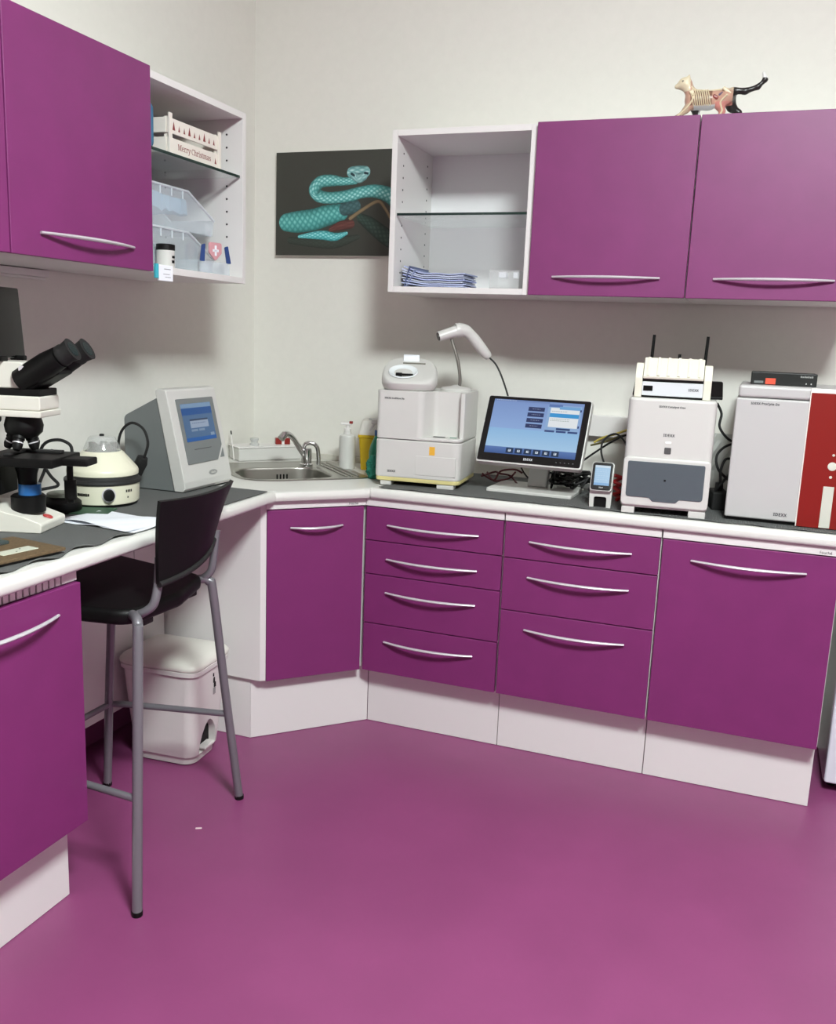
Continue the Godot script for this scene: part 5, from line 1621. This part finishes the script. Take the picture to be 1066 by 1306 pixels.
# ---------------------------------------------------------------- bar stool
func bar_stool() -> void:
	var o := Vector3(0.6, 0, 1.52)
	var t := thing("bar_stool", "tall black bar stool with grey tubular legs at left worktop", "stool", o)
	var r := 0.0125
	# rear legs, bent over under the seat
	part("leg", tube(spline([Vector3(0.855, 0.002, 1.811) - o, Vector3(0.833, 0.35, 1.77) - o, Vector3(0.812, 0.66, 1.732) - o, Vector3(0.805, 0.70, 1.722) - o, Vector3(0.782, 0.712, 1.70) - o, Vector3(0.70, 0.695, 1.63) - o], 8), r, 14), M.tube, t)
	part("leg", tube(spline([Vector3(0.78, 0.002, 1.226) - o, Vector3(0.759, 0.35, 1.268) - o, Vector3(0.742, 0.67, 1.306) - o, Vector3(0.733, 0.70, 1.312) - o, Vector3(0.715, 0.709, 1.325) - o, Vector3(0.64, 0.695, 1.37) - o], 8), r, 14), M.tube, t)
	part("leg", tube(PackedVector3Array([Vector3(0.37, 0.002, 1.325) - o, Vector3(0.40, 0.28, 1.345) - o, Vector3(0.45, 0.68, 1.375) - o]), r, 14), M.tube, t)
	part("leg", tube(PackedVector3Array([Vector3(0.37, 0.002, 1.768) - o, Vector3(0.40, 0.28, 1.745) - o, Vector3(0.45, 0.68, 1.68) - o]), r, 14), M.tube, t)
	for e in [[0.855, 1.811], [0.78, 1.226], [0.37, 1.325], [0.37, 1.768]]:
		part("rubber_foot", at_pos(lathe([Vector2(0, 0), Vector2(0.0135, 0), Vector2(0.0138, 0.012), Vector2(0, 0.012)], 14), e[0] - o.x, 0, e[1] - o.z), M.black, t)
	part("foot_rail", bar(Vector3(0.837, 0.285, 1.778) - o, Vector3(0.40, 0.28, 1.745) - o, 0.0095), M.tube, t)
	part("foot_rail", tube(spline([Vector3(0.763, 0.285, 1.26) - o, Vector3(0.6, 0.283, 1.292) - o, Vector3(0.44, 0.281, 1.326) - o, Vector3(0.40, 0.28, 1.345) - o]), 0.0095, 12), M.tube, t)
	part("foot_rail", bar(Vector3(0.40, 0.28, 1.345) - o, Vector3(0.40, 0.28, 1.745) - o, 0.0095), M.tube, t)
	# seat
	var seat := round_poly([Vector2(0.335, 1.235), Vector2(0.72, 1.32), Vector2(0.775, 1.50), Vector2(0.765, 1.70), Vector2(0.36, 1.765)], [0.04, 0.06, 0.1, 0.07, 0.05], 8)
	var loc := PackedVector2Array()
	for v in seat:
		loc.append(v - Vector2(0.6, 1.52))
	part("seat", prism_y(loc, 0.682, 0.722, 0.014, 3), M.black, t)
	part("seat_bracket", joined([box(0.02, 0.16, 0.668, 0.684, 0.08, 0.12, 0.004), box(0.02, 0.12, 0.668, 0.684, -0.17, -0.13, 0.004)]), M.dark, t)
	# back supports
	part("back_support", tube(spline([Vector3(0.74, 0.70, 1.655) - o, Vector3(0.775, 0.712, 1.668) - o, Vector3(0.803, 0.735, 1.66) - o, Vector3(0.808, 0.775, 1.648) - o, Vector3(0.806, 0.81, 1.64) - o, Vector3(0.805, 0.85, 1.635) - o], 6), 0.011, 12), M.tube, t)
	part("back_support", tube(spline([Vector3(0.69, 0.702, 1.335) - o, Vector3(0.72, 0.712, 1.322) - o, Vector3(0.742, 0.735, 1.315) - o, Vector3(0.748, 0.78, 1.31) - o, Vector3(0.75, 0.82, 1.306) - o, Vector3(0.752, 0.85, 1.302) - o], 6), 0.011, 12), M.tube, t)
	# curved backrest
	var grid := []
	for i in 17:
		var f := i / 16.0
		var row := []
		for j in 9:
			var g := j / 8.0
			var wid := lerpf(0.172, 0.215, g)
			var zc := lerpf(1.488, 1.466, g)
			var z := zc + wid * (1 - 2 * f)
			var x := lerpf(0.822, 0.752, f) + 0.03 * (1.0 - pow(2 * f - 1, 2)) + 0.012 * g + 0.012 * pow(g, 3)
			var y := 0.815 - 0.026 * (1 - f) * (1 - f) + (0.17 + 0.04 * (1 - f) * (1 - f)) * g - 0.012 * (1.0 - pow(2 * f - 1, 2)) * (1 - g) + 0.01 * f * (1 - g)
			row.append(Vector3(x, y, z) - o)
		grid.append(row)
	var bs := fix(sheet(grid, 0.01))
	var bk := part("backrest", bs, M.black, t)
	var e2 := []
	for i in 17:
		e2.append(grid[i][0])
	part("lower_lip", tube(PackedVector3Array(e2), 0.008, 10), M.rubber, bk)

# ---------------------------------------------------------------- pedal bin
func pedal_bin() -> void:
	var t := thing("pedal_bin", "white plastic pedal bin under the left worktop behind the stool", "bin", Vector3(0.425, 0, 1.045), deg_to_rad(4))
	t.scale = Vector3(0.86, 1.0, 0.88)
	# plan: front looks to +x; the ring carries a notch for the pedal
	var rings := []
	for e in [[0.0, 0.115, 0.085, 0.0, 0.05], [0.004, 0.122, 0.092, 0.0, 0.05], [0.03, 0.124, 0.094, 0.0, 0.05], [0.031, 0.132, 0.102, 0.0, 0.05], [0.034, 0.134, 0.104, 0.03, 0.062], [0.07, 0.138, 0.108, 0.03, 0.058], [0.10, 0.141, 0.111, 0.03, 0.046], [0.125, 0.143, 0.113, 0.03, 0.026], [0.135, 0.144, 0.114, 0.03, 0.01], [0.137, 0.1442, 0.1142, 0.0, 0.008], [0.25, 0.154, 0.124, 0.0, 0.008], [0.33, 0.16, 0.13, 0.0, 0.008]]:
		rings.append(bin_ring(e[0], e[1], e[2], e[3], e[4]))
	part("body", loft(rings, true, true), M.bin, t, "", 35.0)
	part("pedal_recess_shade", box(0.1085, 0.1125, 0.036, 0.128, -0.05, 0.05, 0.001), M.black, t)  # black plate lining the notch, paints the shade inside the pedal hole
	part("pedal", box(0.113, 0.148, 0.04, 0.052, -0.034, 0.034, 0.005, 2), M.bin, t)
	var sq := round_poly([Vector2(-0.5, -0.5), Vector2(0.5, -0.5), Vector2(0.5, 0.5), Vector2(-0.5, 0.5)], 0.19, 8)
	part("rim", loft([ring_of(sq, 0.318, 0.325, 0.265), ring_of(sq, 0.322, 0.336, 0.276), ring_of(sq, 0.336, 0.338, 0.278), ring_of(sq, 0.338, 0.33, 0.27)]), M.bin, t)
	part("lid", loft([ring_of(sq, 0.3385, 0.336, 0.276), ring_of(sq, 0.342, 0.342, 0.282), ring_of(sq, 0.352, 0.342, 0.282), ring_of(sq, 0.362, 0.325, 0.265), ring_of(sq, 0.372, 0.28, 0.22), ring_of(sq, 0.377, 0.2, 0.15), ring_of(sq, 0.379, 0.08, 0.06)]), mat(228, 226, 216, 0.35), t, "", 60.0)
	part("label_print", joined([box(0.1545, 0.1572, 0.245, 0.262, -0.03, -0.018, 0.0004), box(0.155, 0.1577, 0.262, 0.28, -0.022, -0.012, 0.0004), box(0.1555, 0.159, 0.285, 0.296, -0.014, -0.008, 0.0004)]), M.black, t)
	part("label_print", box(0.1538, 0.1562, 0.222, 0.242, -0.028, -0.014, 0.0004), mat(150, 146, 146, 0.6), t)
	solo("floor_crumb", at_pos(rbox(Vector3(0.018, 0.003, 0.006), 0.0014), 0, 0.0015, 0), mat(226, 206, 206, 0.8), "tiny pale crumb lying on the purple floor", "crumb", Vector3(0.767, 0.0, 1.422), 0.5)

func bin_ring(y: float, hx: float, hz: float, depth: float, half: float) -> PackedVector3Array:
	var rad := 0.045
	var pts := []
	# front face (x = +hx) from +z to -z with notch, then the other sides
	for k in 7:
		var a := PI / 2 * (1.0 - k / 6.0)
		pts.append(Vector2(hx - rad + rad * cos(a), hz - rad + rad * sin(a)))
	pts.append(Vector2(hx, half))
	pts.append(Vector2(hx - depth, half * 0.98))
	pts.append(Vector2(hx - depth, 0))
	pts.append(Vector2(hx - depth, -half * 0.98))
	pts.append(Vector2(hx, -half))
	for k in 7:
		var a := PI / 2 * k / 6.0
		pts.append(Vector2(hx - rad + rad * cos(a), -(hz - rad) - rad * sin(a)))
	for k in 7:
		var a := PI / 2 * k / 6.0
		pts.append(Vector2(-(hx - rad) - rad * sin(a), -(hz - rad) - rad * cos(a)))
	for k in 7:
		var a := PI / 2 * k / 6.0
		pts.append(Vector2(-(hx - rad) - rad * cos(a), hz - rad + rad * sin(a)))
	var r := PackedVector3Array()
	for p in pts:
		r.append(Vector3(p.x, y, p.y))
	return r

# ---------------------------------------------------------------- fridge at the right edge
func fridge() -> void:
	var t := thing("fridge", "white fridge at the right edge beside the purple cabinets", "fridge", Vector3(2.765, 0, 0.36))
	part("body", box(-0.3, 0.3, 0.02, 0.845, -0.3, 0.0, 0.008, 2), M.device, t)
	part("door", box(-0.3, 0.3, 0.035, 0.843, 0.005, 0.05, 0.008, 2), mat(226, 226, 236, 0.3), t)
	for x in [-0.27, 0.25]:
		for z in [-0.27, -0.03]:
			part("foot", at_pos(lathe([Vector2(0, 0), Vector2(0.015, 0), Vector2(0.015, 0.02), Vector2(0, 0.02)], 12), x, 0, z), M.black, t)
	part("handle", box(0.22, 0.24, 0.5, 0.7, 0.05, 0.075, 0.006, 2), M.metal, t)
